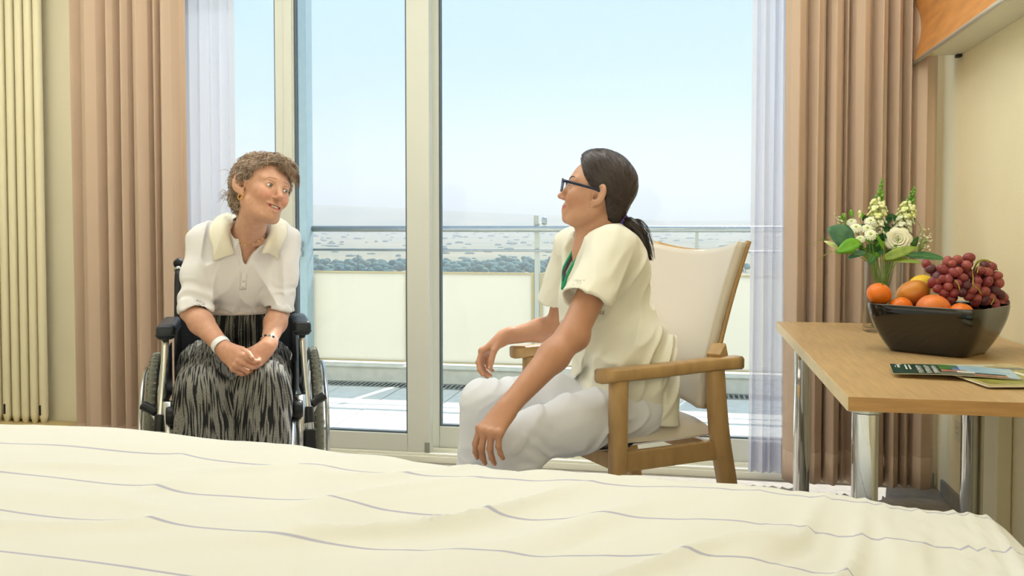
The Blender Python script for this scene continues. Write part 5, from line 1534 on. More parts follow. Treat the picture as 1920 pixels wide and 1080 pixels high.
# ---- skirt
def skirt_mat():
    m = mat('crinkled_striped_viscose', rgb(40, 42, 46), .8)
    n, l = m.node_tree.nodes, m.node_tree.links; b = n['Principled BSDF']
    uv = n.new('ShaderNodeUVMap'); sx = n.new('ShaderNodeSeparateXYZ'); l.new(uv.outputs[0], sx.inputs[0])
    def noise(sx_, sy_, sc, det=2.0, off=0.0):
        mp = n.new('ShaderNodeMapping'); mp.inputs['Scale'].default_value = (sx_, sy_, 1); mp.inputs['Location'].default_value = (off, off, 0)
        l.new(uv.outputs[0], mp.inputs[0]); t = n.new('ShaderNodeTexNoise'); t.inputs['Scale'].default_value = sc; t.inputs['Detail'].default_value = det
        l.new(mp.outputs[0], t.inputs['Vector']); return t.outputs['Fac']
    band = noise(1, .05, 170, 1.2); speck = noise(1, .45, 800, 1.0, 3.1)
    def mr(src, a, c):
        r = n.new('ShaderNodeMapRange'); r.inputs['From Min'].default_value = a; r.inputs['From Max'].default_value = c; l.new(src, r.inputs['Value']); return r.outputs[0]
    m1 = n.new('ShaderNodeMix'); m1.data_type = 'RGBA'; l.new(mr(speck, .38, .62), m1.inputs[0]); m1.inputs[6].default_value = rgb(70, 72, 74); m1.inputs[7].default_value = rgb(168, 165, 154)
    m2 = n.new('ShaderNodeMix'); m2.data_type = 'RGBA'; l.new(mr(band, .45, .51), m2.inputs[0]); m2.inputs[6].default_value = rgb(20, 21, 26); l.new(m1.outputs[2], m2.inputs[7])
    l.new(m2.outputs[2], b.inputs['Base Color'])
    bp = n.new('ShaderNodeBump'); bp.inputs['Strength'].default_value = .5; bp.inputs['Distance'].default_value = .003; l.new(band, bp.inputs['Height']); l.new(bp.outputs[0], b.inputs['Normal'])
    return m
M['skirt'] = skirt_mat()
kR, kL = wq(-.115, .150, .553), wq(.100, .155, .562)
def skirt_sdf():
    S = Sdf()
    S.u(s_ell(waist - (0, 0, .03), (.150, .120, .09), np.stack([WS, WD, _z], 1)))
    S.u(s_ell(hip + WD * .02, (.200, .165, .125), np.stack([WS, WD, _z], 1)), .06)
    for sg, k in ((-1, kR), (1, kL)):
        h = hip + WS * sg * .100 - (0, 0, .005)
        an = wq(sg * .098, .215, .20)
        S.u(s_cap(h, k, .098, .080), .03)
        S.u(s_ell(k + WD * .008 - _z * .005, (.082, .080, .080)), .03)
        S.u(s_cap(k - _z * .02, an, .083, .090), .03)
    # cloth spanning the lap and the front between the shins
    S.u(s_fcap(hip + WD * .12 + _z * .01, wq(0, .13, .535), .07, .055, _z, .5), .05)
    S.u(s_fcap(wq(0, .165, .49), wq(0, .19, .22), .085, .10, WD, .45), .04)
    S.u(s_cap(hip - WS * .16 + _z * .0, wq(-.165, .02, .53), .052, .035), .05)
    S.u(s_cap(hip + WS * .16 + _z * .0, wq(.150, .04, .53), .05, .03), .05)
    S.s(s_fcap(wq(-.005, .30, .50), wq(.002, .30, .18), .030, .035, WS, .5), .05)
    S.i(s_plane(wq(0, 0, .800), (0, 0, 1)), .006); S.i(s_plane(wq(0, 0, .19), (0, 0, -1)), .006)
    return S
def skirt_uv(V):
    a = (V - WO) @ WS; b = (V - WO) @ WD; z = V[:, 2]
    s = b - z + .4
    leg = np.where(a > -.005, a - .10, -(a + .105))
    fan = 1 + .5 * np.clip((.54 - z) / .3, -.3, 1)
    warp = vnoise(np.stack([a * 14, s * 6, z * 3], 1)) * .012 + vnoise(np.stack([a * 30, s * 12, 0 * z + 4], 1)) * .004
    u = (leg / fan * np.sign(a + .005)) + np.sign(a + .005) * .5 + warp + np.where(z > .60, (z - .60) * .0, 0)
    return np.stack([u, s], 1)
def skirt_disp(p):
    uv = skirt_uv(p); z = p[:, 2]
    n = vnoise(np.stack([uv[:, 0] * 62, uv[:, 1] * 4.5, z * 0 + 2], 1)); n2 = vnoise(np.stack([uv[:, 0] * 120, uv[:, 1] * 9, z * 0 + 8], 1)); n3 = vnoise(np.stack([uv[:, 0] * 26, uv[:, 1] * 3, z * 0 + 5], 1))
    d = (1 - np.abs(n)) ** 2 * .0055 + n2 * .0016 + (1 - np.abs(n3)) ** 2 * .010 * np.clip((.55 - z) / .08, 0, 1) - .004
    w = np.clip((.665 - z) / .03, 0, 1) * np.clip((z - .60) / .03, 0, 1)
    a = (p - WO.astype(np.float32)) @ WS.astype(np.float32); b = (p - WO.astype(np.float32)) @ WD.astype(np.float32)
    sag = np.sin(b * 60 + a * 25 + n3 * 2) * .004 * np.clip((.10 - b) / .06, 0, 1) * np.clip((b + .26) / .05, 0, 1)
    return d + sag
SSK = skirt_sdf()
Vs, Fs = SSK.mesh(.0042, (-2.05, 2.55, .15), (-1.10, 3.55, .86), disp=skirt_disp, maxd=.015, smooth=1)
# drop the closed underside so the hem stays open
obj('skirt', (Vs, Fs, skirt_uv(Vs), None), M['skirt'], old, smooth=True)
mb = MB(); P = []
for t in np.linspace(0, 2 * math.pi, 60, endpoint=False):
    c = wq(0, 0, .805); c = np.array([waist[0], waist[1], .79]) + WD * .004; dv = WS * math.cos(t) * .153 + WD * math.sin(t) * .124
    P.append([c + dv * (.99 + .006 * math.sin(5 * t)) + _z * h for h in (-.001, .010, .022, .033, .038)])
mb.grid(np.array(P), closed_u=True); o = obj('blouse_band', mb, mat('pale_band', rgb(222, 212, 208), .8, bump=.1, bscale=600), bl, smooth=True, solid=.003)
# ---- shoes on the footplates
M['shoe'] = mat('dark_shoe', rgb(44, 40, 40), .5)
for sg in (-1, 1):
    an = wq(sg * .10, .27, .13); S = Sdf()
    S.u(s_fcap(an - _z * .015 - WD * .03, an + WD * .15 - _z * .02, .036, .034, _z, .75)); S.u(s_cap(an, an - _z * .01, .038), .03)
    S.i(s_plane(an - _z * .018, -_z) if False else s_plane(np.array([0, 0, .106]), (0, 0, -1)), .004); S.i(s_plane(an + _z * .02, _z), .004)
    v, f = S.mesh(.005, an - .12, an + .22, smooth=1); obj('shoe', (v, f, None, None), M['shoe'], old, smooth=True)

# ---- hair: a cap and hundreds of short curls
M['hair_old'] = mat('hair_grey_brown', rgb(190, 164, 140), .5, var=.55, vscale=34, detail=4, color2=rgb(124, 98, 82))
M['hair_old_light'] = mat('hair_grey_light', rgb(232, 218, 200), .5, var=.3, vscale=40)
def hairline_old(u, l):
    return np.interp(u, [-.09, -.02, .000, .018, .045, .066, .085, .11], [-.030, -.028, -.022, .022, .040, .058, .076, .10])
def old_hair_sdf():
    S = Sdf()
    S.u(T_l(s_ell((-.020, 0, .034), (.106, .088, .092)))); S.u(T_l(s_ell((-.055, 0, -.030), (.055, .066, .055))), .03)
    S.u(T_l(s_ell((.052, .012, .080), (.040, .052, .030))), .03)
    def cut(p):
        f, l, u = p.T
        return (f - hairline_old(u, l)) * .8
    S.i(T_l(cut), .008)
    return S
SH = old_hair_sdf()
def hair_disp(p):
    q = lh_inv(p); return vnoise(q * 46) * .0055 + vnoise(q * 100) * .0028
Vh, Fh = SH.mesh(.0034, LH['o'] - .17, LH['o'] + .17, disp=hair_disp, maxd=.012, smooth=1)
hair = obj('hair', (Vh, Fh, None, None), M['hair_old'], old, smooth=True)
def curls(N, seed, light):
    r = np.random.RandomState(seed); out = []
    ok = np.nonzero(lh_inv(Vh)[:, 0] < hairline_old(lh_inv(Vh)[:, 2], 0) - .001)[0]
    ids = r.choice(ok, N)
    nr = SH.grad(Vh[ids])
    for b, n in zip(Vh[ids], nr):
        q = lh_inv(b)
        n = unit(n); lu = lh(q + np.array([0, 0, .01])) - lh(q)
        flow = unit(lh(q + np.array([np.clip(q[0] * 14, -.6, .6) + r.uniform(-.6, .6), .1 + r.uniform(-.5, .5), -.75])) - lh(q)); flow = unit(flow - n * (flow @ n))
        side = np.cross(n, flow)
        L = r.uniform(.022, .048); turn = r.uniform(.5, 1.5) * r.choice([-1, 1]); lift = r.uniform(.002, .011)
        k = 8; pts = []
        for t in np.linspace(0, 1, k):
            a = turn * t * 2.2
            pts.append(b - n * .003 + flow * L * t * math.cos(a * .6) + side * L * .6 * t * math.sin(a) + n * (lift * math.sin(math.pi * min(1, t * 1.15)) + .002))
        out.append(np.array(pts))
    return out
o = obj('curls', strand_tubes(curls(2600, 5, 0), .0010, .0003, 4), M['hair_old'], hair, smooth=True); o['kind'] = 'stuff'
o = obj('curls', strand_tubes(curls(900, 9, 1), .0008, .0003, 4), M['hair_old_light'], hair, smooth=True); o['kind'] = 'stuff'
# fringe swept over the brow and loose wisps at the nape
fr = []; r_ = np.random.RandomState(4)
for k in range(260):
    l0_ = r_.uniform(-.022, .060); a = np.array([.066 + r_.uniform(-.01, .008), l0_ * .9, .092 - abs(l0_) * .25 + r_.uniform(-.006, .006)])
    e_ = np.array([.098 - abs(l0_) * .42 + r_.uniform(-.004, .006), l0_ * 1.15 + .012 + r_.uniform(-.01, .01), .058 - max(0, l0_) * .45 + r_.uniform(-.010, .010)])
    m_ = (a + e_) / 2 + np.array([.013, 0, .010]); fr.append(lh(spline([a, m_, e_], 8)))
o = obj('fringe', strand_tubes(fr, .0010, .0003, 4), M['hair_old'], hair, smooth=True); o['kind'] = 'stuff'
ws = []
for k in range(70):
    a = np.array([r_.uniform(-.12, -.085), r_.uniform(-.07, .02), r_.uniform(-.06, .075)])
    d_ = unit(np.array([-1, r_.uniform(-.6, .2), r_.uniform(-.9, .5)])); L = r_.uniform(.02, .048)
    ws.append(lh(spline([a, a + d_ * L * .5 + np.array([0, 0, .008]), a + d_ * L + np.array([0, 0, -.012 * r_.rand()])], 8)))
o = obj('wisps', strand_tubes(ws, .0008, .0003, 4), M['hair_old'], hair, smooth=True); o['kind'] = 'stuff'

# ---- jewellery and wristbands
for q in (-1, 1):
    mb = MB(); c = lh((.004, q * .078, -.046)); mb.ring(c, lh((.3, q * .9, 0)) - lh((0, 0, 0)), .0095 * 1.05, .0019, 28, 8); o = obj('earring', mb, M['gold'], old, smooth=True)
def around(c0, c1, t, r, tilt=(0, 0, 0)):
    return c0 + (c1 - c0) * t
ncP = []
for t in np.linspace(-1, 1, 34):
    ncP.append(nk + axs * .072 * math.sin(t * 1.75) + axf * (.075 * math.cos(t * 1.5)) - axu * (.030 * (1 - t * t) - .012))
ncP = SB.snap(np.array(ncP), .0012, 6)
mb = MB(); mb.tube(ncP, .0009, 6); nc = obj('necklace', mb, M['gold'], old, smooth=True)
for k in range(6, 28, 3):
    mb = MB(); mb.ell(ncP[k] , (.0026, .0026, .0026), None, 8, 6); obj('bead', mb, M['porcelain'], nc, smooth=True)
def band(el, wr, t, r, h, th, m, name):
    d = unit(wr - el); c = el + (wr - el) * t
    mb = MB(); mb.ring(c, d, r, (th, h / 2), 40, 8); return obj(name, mb, m, old, smooth=True)
o = band(elR, wrR, .88, .0315, .026, .0016, mat('white_wristband', rgb(240, 240, 240), .4), 'wristband'); o['label'] = 'white plastic wristband'
br = band(elL, wrL, .88, .0300, .006, .002, mat('bracelet_silver', rgb(214, 206, 184), .25, metal=.8), 'bracelet')
d_ = unit(wrL - elL); c_ = elL + (wrL - elL) * .88; a_ = unit(np.cross(d_, _z)); b_ = np.cross(d_, a_)
for k in range(14):
    t = 2 * math.pi * k / 14; mb = MB(); mb.box(c_ + (a_ * math.cos(t) + b_ * math.sin(t)) * .0312, (.008, .009, .003), 0, np.stack([d_, -a_ * math.sin(t) + b_ * math.cos(t), a_ * math.cos(t) + b_ * math.sin(t)], 1)); obj('link', mb, M['bowl'] if k % 2 else M['chrome'], br)
# ------------------------------------------------------------------ the nurse in the armchair
M['skin_nurse'] = mat('skin_tan', rgb(190, 135, 100), 0.45, var=.06, vscale=60, bump=.05, bscale=420, vcol=True, sub=.12)
nurse = thing('person', 'nurse with dark ponytail and glasses in white tunic and trousers, seated in the armchair', 'person', tuple(cq(-.28, .03, .47)))
NH = dict(o=np.array([-.268, 2.832, 1.219]), s=1.065)
_f0 = unit([-.998, -.05, 0]); _p = math.radians(14)
_f = _f0 * math.cos(_p) + _z * math.sin(_p); _u = _z * math.cos(_p) - _f0 * math.sin(_p); _l = np.cross(_u, _f)
NH['M'] = np.stack([_f, _l, _u], 1)
def nh(p): return NH['o'] + (np.asarray(p, float) * NH['s']) @ NH['M'].T
def nh_inv(p): return ((np.asarray(p) - NH['o']) @ NH['M']) / NH['s']
T_n = lambda fn: in_frame(fn, NH['o'], NH['M'], NH['s'])
nF = unit([-.87, -.49, 0]); nS = unit(np.cross(nF, _z)) ; nS = nS if nS[1] < 0 else -nS   # nS: her left, towards the camera
n_shL, n_shR = np.array([-.212, 2.718, 1.046]), np.array([-.362, 2.975, 1.046])
n_elL, n_wrL = np.array([-.312, 2.545, .808]), np.array([-.462, 2.348, .634])
n_elR, n_wrR = np.array([-.425, 3.035, .775]), np.array([-.598, 2.985, .742])
n_nk = np.array([-.262, 2.838, 1.085])
n_hip = np.array([-.185, 2.850, .560])
n_hL, n_hR = n_hip + nS * .085, n_hip - nS * .085
n_kL, n_kR = np.array([-.500, 2.470, .512]), np.array([-.598, 2.668, .582])
n_aL, n_aR = np.array([-.455, 2.50, .10]), np.array([-.640, 2.64, .10])
n_waist = np.array([-.185, 2.855, .74]); n_chest = np.array([-.262, 2.840, .92])
nU = unit(n_nk - n_waist); nFf = unit(nF - nU * (nF @ nU)); RN = np.stack([nFf, nS, nU], 1)

def nurse_body():
    S = Sdf()
    S.u(s_ell(n_chest, (.085, .12, .15), RN)); S.u(s_ell(n_waist, (.085, .11, .14), RN), .06); S.u(s_ell(n_hip, (.10, .13, .10), RN), .06)
    S.u(s_cap(n_shL - nS * .02, n_shR + nS * .02, .036), .05)
    S.u(s_cap(n_shR, n_elR, .036, .036), .03)
    for h, k, a in ((n_hL, n_kL, n_aL), (n_hR, n_kR, n_aR)):
        S.u(s_cap(h, k, .068, .046), .04); S.u(s_cap(k, a, .044, .032), .02); S.u(s_cap(a - (0, 0, .035), a + np.array([-.12, -.07, -.045]), .03, .026), .02)
    # neck
    S.u(s_cap(n_nk - nU * .03, nh((-.030, 0, -.060)), .052, .050), .03)
    S.u(s_cap(n_chest + nU * .13 + nFf * .03, nh((.02, 0, -.080)), .020, .026), .04)
    S.u(s_cap(n_nk + nS * .07 - nU * .02, n_nk - nS * .07 - nU * .02, .032), .05)
    head_sdf(S, T_n, smile=.010, open_mouth=0, lines=0, narrow=.0028, nose=.86, jaw=1.0, chin=.95, ear=1.05, lip=.0042, mw=.030)
    # near arm: bare from the sleeve down, propped straight on the knee
    S.u(s_cap(n_shL, n_elL, .048, .041), .03); forearm(S, n_elL, n_wrL, .0405, .0265)
    S.u(s_ell(n_elL - nFf * -.0 + np.array([.012, .006, -.004]), (.036, .036, .036)), .02)
    forearm(S, n_elR, n_wrR, .036, .0255)
    n1, _ = hand_sdf(S, n_wrL, unit([-.36, -.52, -.46]), (-.28, -.72, .58), -1, [(46, 24, 14), (50, 24, 14), (52, 24, 14), (50, 26, 14)], (5, 1, -3, -7),
                     thumb=[(.62, .55, -.55), (.80, .25, -.55), (.9, .1, -.42)], sc=1.0, k=.004)
    n2, _ = hand_sdf(S, n_wrR, unit([-.72, -.16, -.52]), (-.58, .20, .78), 1, [(40, 28, 20), (46, 34, 24), (44, 40, 26), (40, 42, 26)], (7, 1, -5, -10),
                     thumb=[(.72, .52, -.46), (.74, .12, -.66), (.66, .0, -.75)], sc=.97, k=.004)
    return S, n1, n2
SN, nn1, nn2 = nurse_body()
def nurse_colour(V):
    c = np.tile(np.array(lin((202 / 255, 154 / 255, 126 / 255))), (len(V), 1))
    q = nh_inv(V); f, l, u = q.T
    c = c * (1 + .04 * vnoise(V * 60)[:, None])
    def mix(c, m, col): return c * (1 - m[:, None]) + np.array(lin(tuple(x / 255 for x in col))) * m[:, None]
    cheek = np.exp(-(((np.abs(l) - .042) / .02) ** 2 + ((u + .034) / .02) ** 2)) * (f > .02)
    c = mix(c, .30 * cheek, (214, 128, 104))
    mu = -.0668 + .0085 * (l / .029) ** 2
    lip = np.clip(1.25 - np.abs(u - mu) / .0068, 0, 1) * np.clip((.0315 - np.abs(l)) / .005, 0, 1) * (f > .066)
    c = mix(c, np.clip(lip * 1.3, 0, .8), (186, 92, 84))
    arms = np.clip((1.0 - V[:, 2]) / .15, 0, 1)
    c = mix(c, .55 * arms, (186, 132, 100))
    return c
Vb, Fb = SN.mesh(.0021, (-.85, 2.20, .02), (.10, 3.25, 1.38), smooth=1)
obj('body', (Vb, Fb, None, nurse_colour(Vb)), M['skin_nurse'], nurse, smooth=True)
eyes(nh, nurse, M['iris_brown'], gaze=(0, -.05))
M['brow_dark'] = mat('brow_dark', rgb(52, 38, 32), .8)
for q in (1, -1):
    brow_line([(.084, q * .012, .020), (.082, q * .024, .026), (.074, q * .036, .028), (.062, q * .047, .022)], .0002, .0018, M['brow_dark'], nh, SN, nurse, 'eyebrow')
    brow_line([(.080, q * .0195, .0018), (.083, q * .026, .0042), (.082, q * .034, .0045), (.075, q * .044, .0012)], .0004, .0010, M['lash'], nh, SN, nurse, 'eyelash')
add_nails(nn1 + nn2, nurse, M['nail'])

# ---- trousers
M['trousers'] = mat('white_cotton_twill', rgb(226, 228, 236), .8, bump=.12, bscale=800)
M['tunic'] = mat('white_tunic_cotton', rgb(232, 229, 214), .8, bump=.12, bscale=800)
def trousers():
    S = Sdf()
    S.u(s_ell(n_hip - (0, 0, .005) + nFf * .02, (.130, .160, .100), RN))
    for h, k, a, rk in ((n_hL, n_kL, n_aL, .062), (n_hR, n_kR, n_aR, .066)):
        S.u(s_cap(h, h + (k - h) * .5, .094, .084), .04); S.u(s_cap(h + (k - h) * .5, k, .082, rk), .03)
        S.u(s_ell(k + _z * .002, (rk, rk, rk)), .02)
        S.u(s_cap(k - _z * .02, k + (a - k) * .5, rk, .064), .02); S.u(s_cap(k + (a - k) * .5, a + _z * .03, .068, .078), .03)
    # loose cloth under the near knee
    S.u(s_cap(n_kL + np.array([.055, .03, -.045]), n_kL + np.array([.075, .05, -.20]), .045, .05), .035)
    S.i(s_plane((0, 0, .09), (0, 0, -1)), .006)
    return S
def limb_disp(p, segs, amp):
    out = np.zeros(len(p), np.float32)
    for a, b, q in segs:
        a = a.astype(np.float32); d = (b - a).astype(np.float32); L2 = float(d @ d)
        t = ((p - a) @ d) / L2; r = p - (a + np.clip(t, 0, 1)[:, None] * d); rr = np.linalg.norm(r, axis=1)
        w = np.clip(1 - np.abs(rr - .08) / .06, 0, 1) * np.clip(1.4 - np.abs(t - .5) * 1.6, 0, 1)
        v = vnoise(p * 9 + q * 7)
        n = vnoise(np.stack([t * 9 + v * 1.4 + r[:, 2] * 22, r[:, 2] * 9, r[:, 0] * 7 + q], 1))
        out += w * (1 - np.abs(n)) ** 3 * amp
    return out
def trouser_disp(p):
    d = limb_disp(p, [(n_hL, n_kL, 1.3), (n_hR, n_kR, 4.7)], .013) + limb_disp(p, [(n_kL, n_aL, 2.2), (n_kR, n_aR, 6.1)], .006)
    # crushed folds behind the near knee
    c = n_kL + np.array([.07, .04, -.03]); r = np.linalg.norm(p - c.astype(np.float32), axis=1)
    d += np.exp(-(r / .07) ** 2) * np.sin(p[:, 2] * 160 + p[:, 0] * 120 + vnoise(p * 30) * 2.5) * .004
    return d - .004
ST = trousers()
Vt_, Ft_ = ST.mesh(.0042, (-.85, 2.20, .05), (.12, 3.15, .78), disp=trouser_disp, maxd=.014, smooth=2)
tro = obj('trousers', (Vt_, Ft_, None, None), M['trousers'], nurse, smooth=True)

# ---- tunic
def tunic():
    S = Sdf()
    S.u(s_ell(n_chest + nU * .005 - nFf * .012, (.122, .150, .175), RN)); S.u(s_ell(n_chest + nFf * .055 - nU * .05, (.080, .125, .09), RN), .06)
    S.u(s_ell(n_waist + nFf * .004 - nU * .02, (.140, .160, .16), RN), .07)
    S.u(s_ell(n_hip + _z * .045 + nFf * .005, (.155, .180, .115), RN), .06)
    S.u(s_cap(n_hip - nFf * .065 + nS * .07, n_hip - nFf * .065 + nS * .085 - _z * .07, .080, .078), .05)
    S.u(s_cap(n_hip - nFf * .065 - nS * .06, n_hip - nFf * .065 - nS * .08 - _z * .07, .080, .078), .05)
    S.u(s_cap(n_shL - nS * .03, n_shR + nS * .03, .062), .06)
    S.u(s_ell(np.array([-.206, 2.835, .990]), (.085, .135, .110), RN), .06)
    S.u(s_cap(n_nk + nS * .045 - nU * .025 - nFf * .012, n_nk - nS * .045 - nU * .025 - nFf * .012, .052), .05)
    # sleeves with square open ends
    for a, b in ((n_shL, n_elL), (n_shR, n_elR)):
        d = unit(b - a); e = a + d * .200
        cn = unit(d + _z * -.15)
        S.u(s_cut(s_cap(a - d * .01, a + d * .24, .066, .086), e, cn), .03)
        S.s(s_cut(s_cap(a + d * .10, a + d * .30, .060, .083), a + d * .165, -cn), .003)
    # hem: higher over the lap, down to the seat behind
    hn = unit(np.cross(nS, (n_hip - nFf * .20 - _z * .105) - (n_hip + nFf * .17 + _z * .030))); hn = hn if hn[2] < 0 else -hn
    S.i(s_plane(n_hip + nFf * .17 + _z * .025, hn), .005)
    # slit at the near side
    sl = n_hip + nS * .17 - nFf * .055
    S.s(s_cap(sl + _z * .045, sl - _z * .10 - nFf * .004, .004, .010), .004)
    # V neck
    tip = n_chest + nFf * .14 + nU * .045
    eL = n_nk + nS * .062 + nU * .02 + nFf * .03; eR = n_nk - nS * .066 + nU * .02 + nFf * .03
    nL = unit(np.cross(nFf, eL - tip)); nL = nL if nL @ nS > 0 else -nL
    nR = unit(np.cross(nFf, eR - tip)); nR = nR if nR @ nS < 0 else -nR
    t32 = tip.astype(np.float32)
    def wedge(p):
        return np.maximum(np.maximum((p - t32) @ nL.astype(np.float32), (p - t32) @ nR.astype(np.float32)), -((p - (n_chest + nFf * .03).astype(np.float32)) @ nFf.astype(np.float32)))
    S.s(wedge, .005)
    S.s(s_cap(n_nk - nU * .012 + nFf * .015, n_nk + nU * .12 + nFf * .06, .058, .075), .008)
    return S
STU = tunic()
_hn = unit(np.cross(nS, (n_hip - nFf * .20 - _z * .105) - (n_hip + nFf * .17 + _z * .030))); _hn = _hn if _hn[2] < 0 else -_hn
def tunic_disp(p):
    fade = np.clip(-s_plane(n_hip + nFf * .17 + _z * .025, _hn)(p) / .03, 0, 1)
    q = (p - n_waist.astype(np.float32)) @ RN.astype(np.float32); f, s, u = q.T
    n = vnoise(np.stack([f * 9 - s * 4, s * 6, u * 17 + f * 14], 1)); n2 = vnoise(np.stack([f * 16, s * 14, u * 34 + f * 20 + 3], 1)); n3 = vnoise(np.stack([f * 13 + 5, s * 13, u * 5], 1))
    low = np.exp(-((u + .01) / .13) ** 2)
    d = (1 - np.abs(n)) ** 3 * .019 * (.35 + low) + n2 * .0045 * (.4 + low) + n3 * .004
    # gathered cloth over the lap
    lap = np.exp(-((u + .075) / .035) ** 2) * np.clip((f + .02) / .05, 0, 1)
    return (d - .005) * fade + fade * lap * np.sin(u * 150 + f * 40 + n3 * 2) * .002
Vu, Fu = STU.mesh(.0036, (-.62, 2.50, .42), (.12, 3.22, 1.18), disp=tunic_disp, maxd=.016, smooth=5)
tun = obj('tunic', (Vu, Fu, None, None), M['tunic'], nurse, smooth=True)
# green piping along the neckline, dark lanyard on the far side
M['green'] = mat('green_piping', rgb(34, 158, 112), .6); M['lanyard'] = mat('dark_lanyard', rgb(62, 60, 70), .7)
tip = n_chest + nFf * .14 + nU * .045; eL = n_nk + nS * .062 + nU * .02 + nFf * .03; eR = n_nk - nS * .066 + nU * .02 + nFf * .03
def piping(pts, r, m, name, off, flat=None):
    P = STU.snap(spline(pts, 30), off - .001, 6, tunic_disp); P[1:-1] = (P[:-2] + 2 * P[1:-1] + P[2:]) / 4
    mb = MB(); mb.tube(P, r, 8, flat=flat); return obj(name, mb, m, tun, smooth=True)
piping([n_nk - nFf * .045 + nS * .05 + nU * .015, n_nk - nFf * .0 + nS * .068 + nU * .012, eL - nU * .02, eL + (tip - eL) * .35 + nS * .004, eL + (tip - eL) * .7 + nS * .004, tip - nU * .01 + nS * .004], .0048, M['green'], 'neck_piping', .003)
piping([n_nk - nFf * .045 - nS * .05 + nU * .015, n_nk - nFf * .0 - nS * .068 + nU * .012, eR - nU * .02, eR + (tip - eR) * .5 - nS * .004, tip - nU * .01 - nS * .004], .0040, M['green'], 'neck_piping', .003)
piping([eR - nU * .01 + nS * .012, eR + (tip - eR) * .4 + nS * .018, eR + (tip - eR) * .9 + nS * .012], .0055, M['lanyard'], 'lanyard', .004, .5)
mb = MB(); P = STU.snap(np.array([n_waist + nFf * .15 + nS * .03 - nU * .115, n_waist + nFf * .145 + nS * .045 - nU * .12, n_waist + nFf * .14 + nS * .06 - nU * .12]), .002, 8, tunic_disp); mb.tube(P, [.006, .008, .006], 8); obj('pocket_piping', mb, mat('dark_green_piping', rgb(30, 92, 74), .6), tun, smooth=True)

# ---- shoes
M['white_shoe'] = mat('white_clog', rgb(228, 228, 226), .4)
for a in (n_aL, n_aR):
    S = Sdf(); fd = unit([-.86, -.5, 0])
    S.u(s_fcap(a - _z * .045 - fd * .05, a + fd * .14 - _z * .05, .046, .044, _z, .8)); S.u(s_cap(a - _z * .03, a - _z * .02, .045), .03)
    S.i(s_plane((0, 0, .002), (0, 0, -1)), .003)
    v, f = S.mesh(.005, a - .15, a + .25, smooth=1); obj('clog', (v, f, None, None), M['white_shoe'], nurse, smooth=True)

# ---- hair drawn back into a low ponytail
def hair_strand_mat(name, c1, c2):
    return mat(name, c1, .32, var=.6, vscale=60, stretch=(1, 1, 1), color2=c2, spec=.6)
M['hair_dark'] = hair_strand_mat('hair_dark_brown', rgb(52, 40, 38), rgb(34, 26, 26))
def n_hairline(u):
    return np.interp(u, [-.10, -.060, -.030, -.012, .000, .012, .040, .075, .098, .125], [-.052, -.046, -.034, -.026, -.020, .030, .050, .068, .076, .090])
def nurse_hair():
    S = Sdf()
    S.u(T_n(s_ell((-.014, 0, .034), (.098, .081, .089)))); S.u(T_n(s_ell((-.034, 0, -.022), (.058, .066, .058))), .03)
    S.u(T_n(s_ell((-.056, .0, -.056), (.030, .040, .034))), .03)
    S.u(T_n(s_ell((.010, 0, .085), (.066, .055, .042))), .03)
    def cut(p):
        f, l, u = p.T
        return (f - n_hairline(u)) * .8
    S.i(T_n(cut), .006)
    # side parting
    S.s(T_n(s_cap((.075, .020, .118), (-.03, .016, .140), .004, .003)), .006)
    return S
SNH = nurse_hair()
tie = nh((-.086, .0, -.064))
def n_hair_disp(p):
    q = nh_inv(p); f, l, u = q.T
    # comb lines that run back and down towards the tie
    dv = q - np.array([-.086, 0, -.064], np.float32); a = np.arctan2(dv[:, 2], dv[:, 0]); r = np.linalg.norm(dv, axis=1)
    return vnoise(np.stack([a * 24, l * 40, r * 6], 1)) * .0014 + vnoise(np.stack([a * 60, l * 90, r * 9], 1)) * .0010
Vh2, Fh2 = SNH.mesh(.0026, NH['o'] - .18, NH['o'] + .18, disp=n_hair_disp, maxd=.006, smooth=1)
nhair = obj('hair', (Vh2, Fh2, None, None), M['hair_dark'], nurse, smooth=True)
r_ = np.random.RandomState(21)
# combed strands lying on the cap
st = []
q2 = nh_inv(Vh2); ok = np.nonzero((q2[:, 1] > -.06) & (q2[:, 0] < n_hairline(q2[:, 2]) - .002) & (q2[:, 0] > -.10))[0]
tl = np.array([-.084, .012, -.062])
for i in r_.choice(ok, 900):
    b = q2[i]; e_ = tl + r_.uniform(-.01, .01, 3); k = 10; P = []
    L = r_.uniform(.6, 1.0)
    for t in np.linspace(0, L, k):
        m_ = b + (e_ - b) * t; P.append(m_ + np.array([-.012 * math.sin(math.pi * t), (.055 if b[1] > 0 else -.055) * math.sin(math.pi * t) * (1 - abs(b[1]) / .09), .020 * math.sin(math.pi * t)]))
    st.append(SNH.snap(nh(np.array(P)), .0006, 4))
o = obj('combed_strands', strand_tubes(st, .0007, .0003, 4), mat('hair_dark_sheen', rgb(62, 49, 46), .3, spec=.6), nhair, smooth=True); o['kind'] = 'stuff'
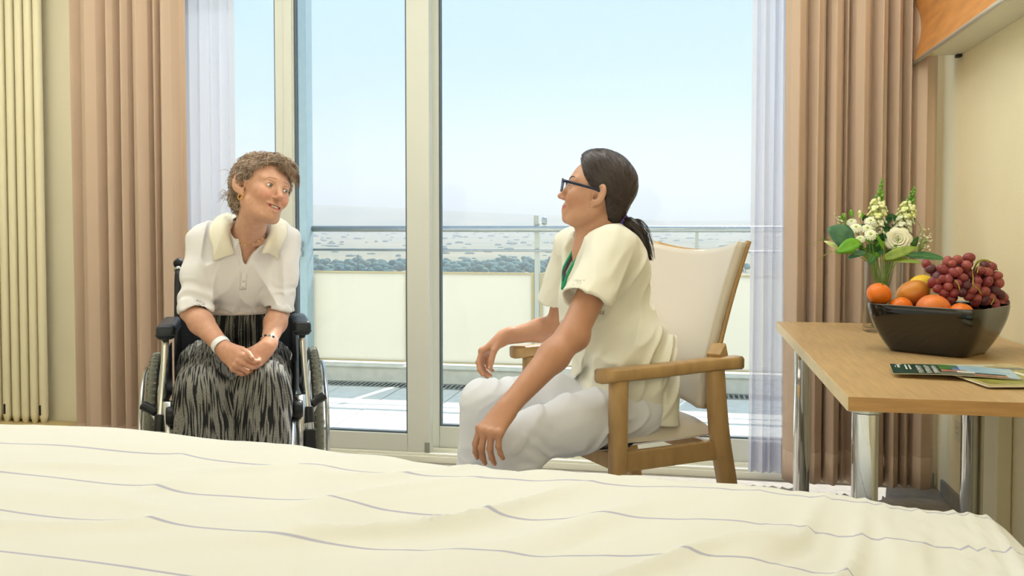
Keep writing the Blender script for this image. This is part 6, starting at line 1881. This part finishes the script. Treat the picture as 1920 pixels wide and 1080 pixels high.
# ponytail
pts = [tie, tie + np.array([.032, -.012, -.008]), tie + np.array([.058, -.026, -.036]), tie + np.array([.078, -.034, -.078]), tie + np.array([.094, -.038, -.118])]
core = spline(pts, 16)
mb = MB(); mb.tube(core, np.interp(np.linspace(0, 1, 16), [0, .2, .5, 1], [.013, .021, .017, .003]), 12); pony = obj('ponytail', mb, M['hair_dark'], nurse, smooth=True)
st = []
for k in range(220):
    a = r_.uniform(0, 6.28); q = r_.uniform(.6, 1.15); off = np.array([math.cos(a), math.sin(a) * .8, .3 * math.sin(a * 2)])
    rad = np.interp(np.linspace(0, 1, 16), [0, .2, .5, 1], [.011, .022, .019, .008]) * q
    L = r_.randint(11, 17); P = core[:L] + off[None] * rad[:L, None]
    if r_.rand() < .18: P = P + np.array([.012, 0, .010]) * np.sin(np.linspace(0, 2.6, L))[:, None]
    st.append(P)
o = obj('ponytail_strands', strand_tubes(st, .0010, .0003, 4), M['hair_dark'], pony, smooth=True); o['kind'] = 'stuff'
# purple scrunchie
M['scrunchie'] = mat('purple_scrunchie', rgb(86, 66, 150), .7)
mb = MB(); ax_ = unit(core[2] - core[0]); a_ = unit(np.cross(ax_, _z)); b_ = np.cross(ax_, a_)
for k in range(16):
    t = 2 * math.pi * k / 16; mb.ell(tie + ax_ * (.006 + .004 * (k % 2)) + (a_ * math.cos(t) + b_ * math.sin(t)) * .0165, np.array([.0085, .0065, .0075]), None, 8, 6)
obj('scrunchie', mb, M['scrunchie'], nurse, smooth=True)

# ---- glasses
M['frame'] = mat('dark_blue_frame', rgb(22, 36, 66), .25)
_mb = MB(); _mb.tube(nh(spline([(.1075, .0085, .004), (.1110, 0, .0075), (.1075, -.0085, .004)], 8)), .0016, 8); gl = obj("glasses", _mb, M["frame"], nurse, smooth=True)
for q in (1, -1):
    rim = []
    for t in np.linspace(0, 2 * math.pi, 40, endpoint=False):
        cx_, cy_ = math.cos(t), math.sin(t)
        x_ = .0265 * np.sign(cx_) * abs(cx_) ** .55; y_ = .0185 * np.sign(cy_) * abs(cy_) ** .6
        ll = q * .033 + q * x_; rim.append((.1080 - 3.2 * max(0, abs(ll) - .008) ** 2 * 1.0 + y_ * .10, ll, -.002 + y_))
    rim = np.array(rim)
    mb = MB(); W_ = nh(np.concatenate([rim, rim[:2]])); mb.tube(W_, .0021, 6, caps=False); obj('rim', mb, M['frame'], gl, smooth=True)
    mb = MB(); mb.add(nh(rim), [tuple(range(40))]); obj('lens', mb, M['glass'], gl)
    mb = MB(); P = nh(spline([(.0985, q * .0595, .0105), (.088, q * .0735, .0105), (.045, q * .0775, .0095), (.005, q * .0800, .0080), (-.012, q * .0800, .0020), (-.022, q * .0790, -.012)], 24)); mb.tube(P, np.interp(np.linspace(0, 1, 24), [0, .12, .6, 1], [.0022, .0021, .0018, .0015]), 8, flat=2.2); obj('temple', mb, M['frame'], gl, smooth=True)
mb = MB(); mb.ell(nh((.003, .0815, -.041)), (.0022, .0022, .0022), None, 10, 6); obj('earring', mb, M['chrome'], nurse, smooth=True)
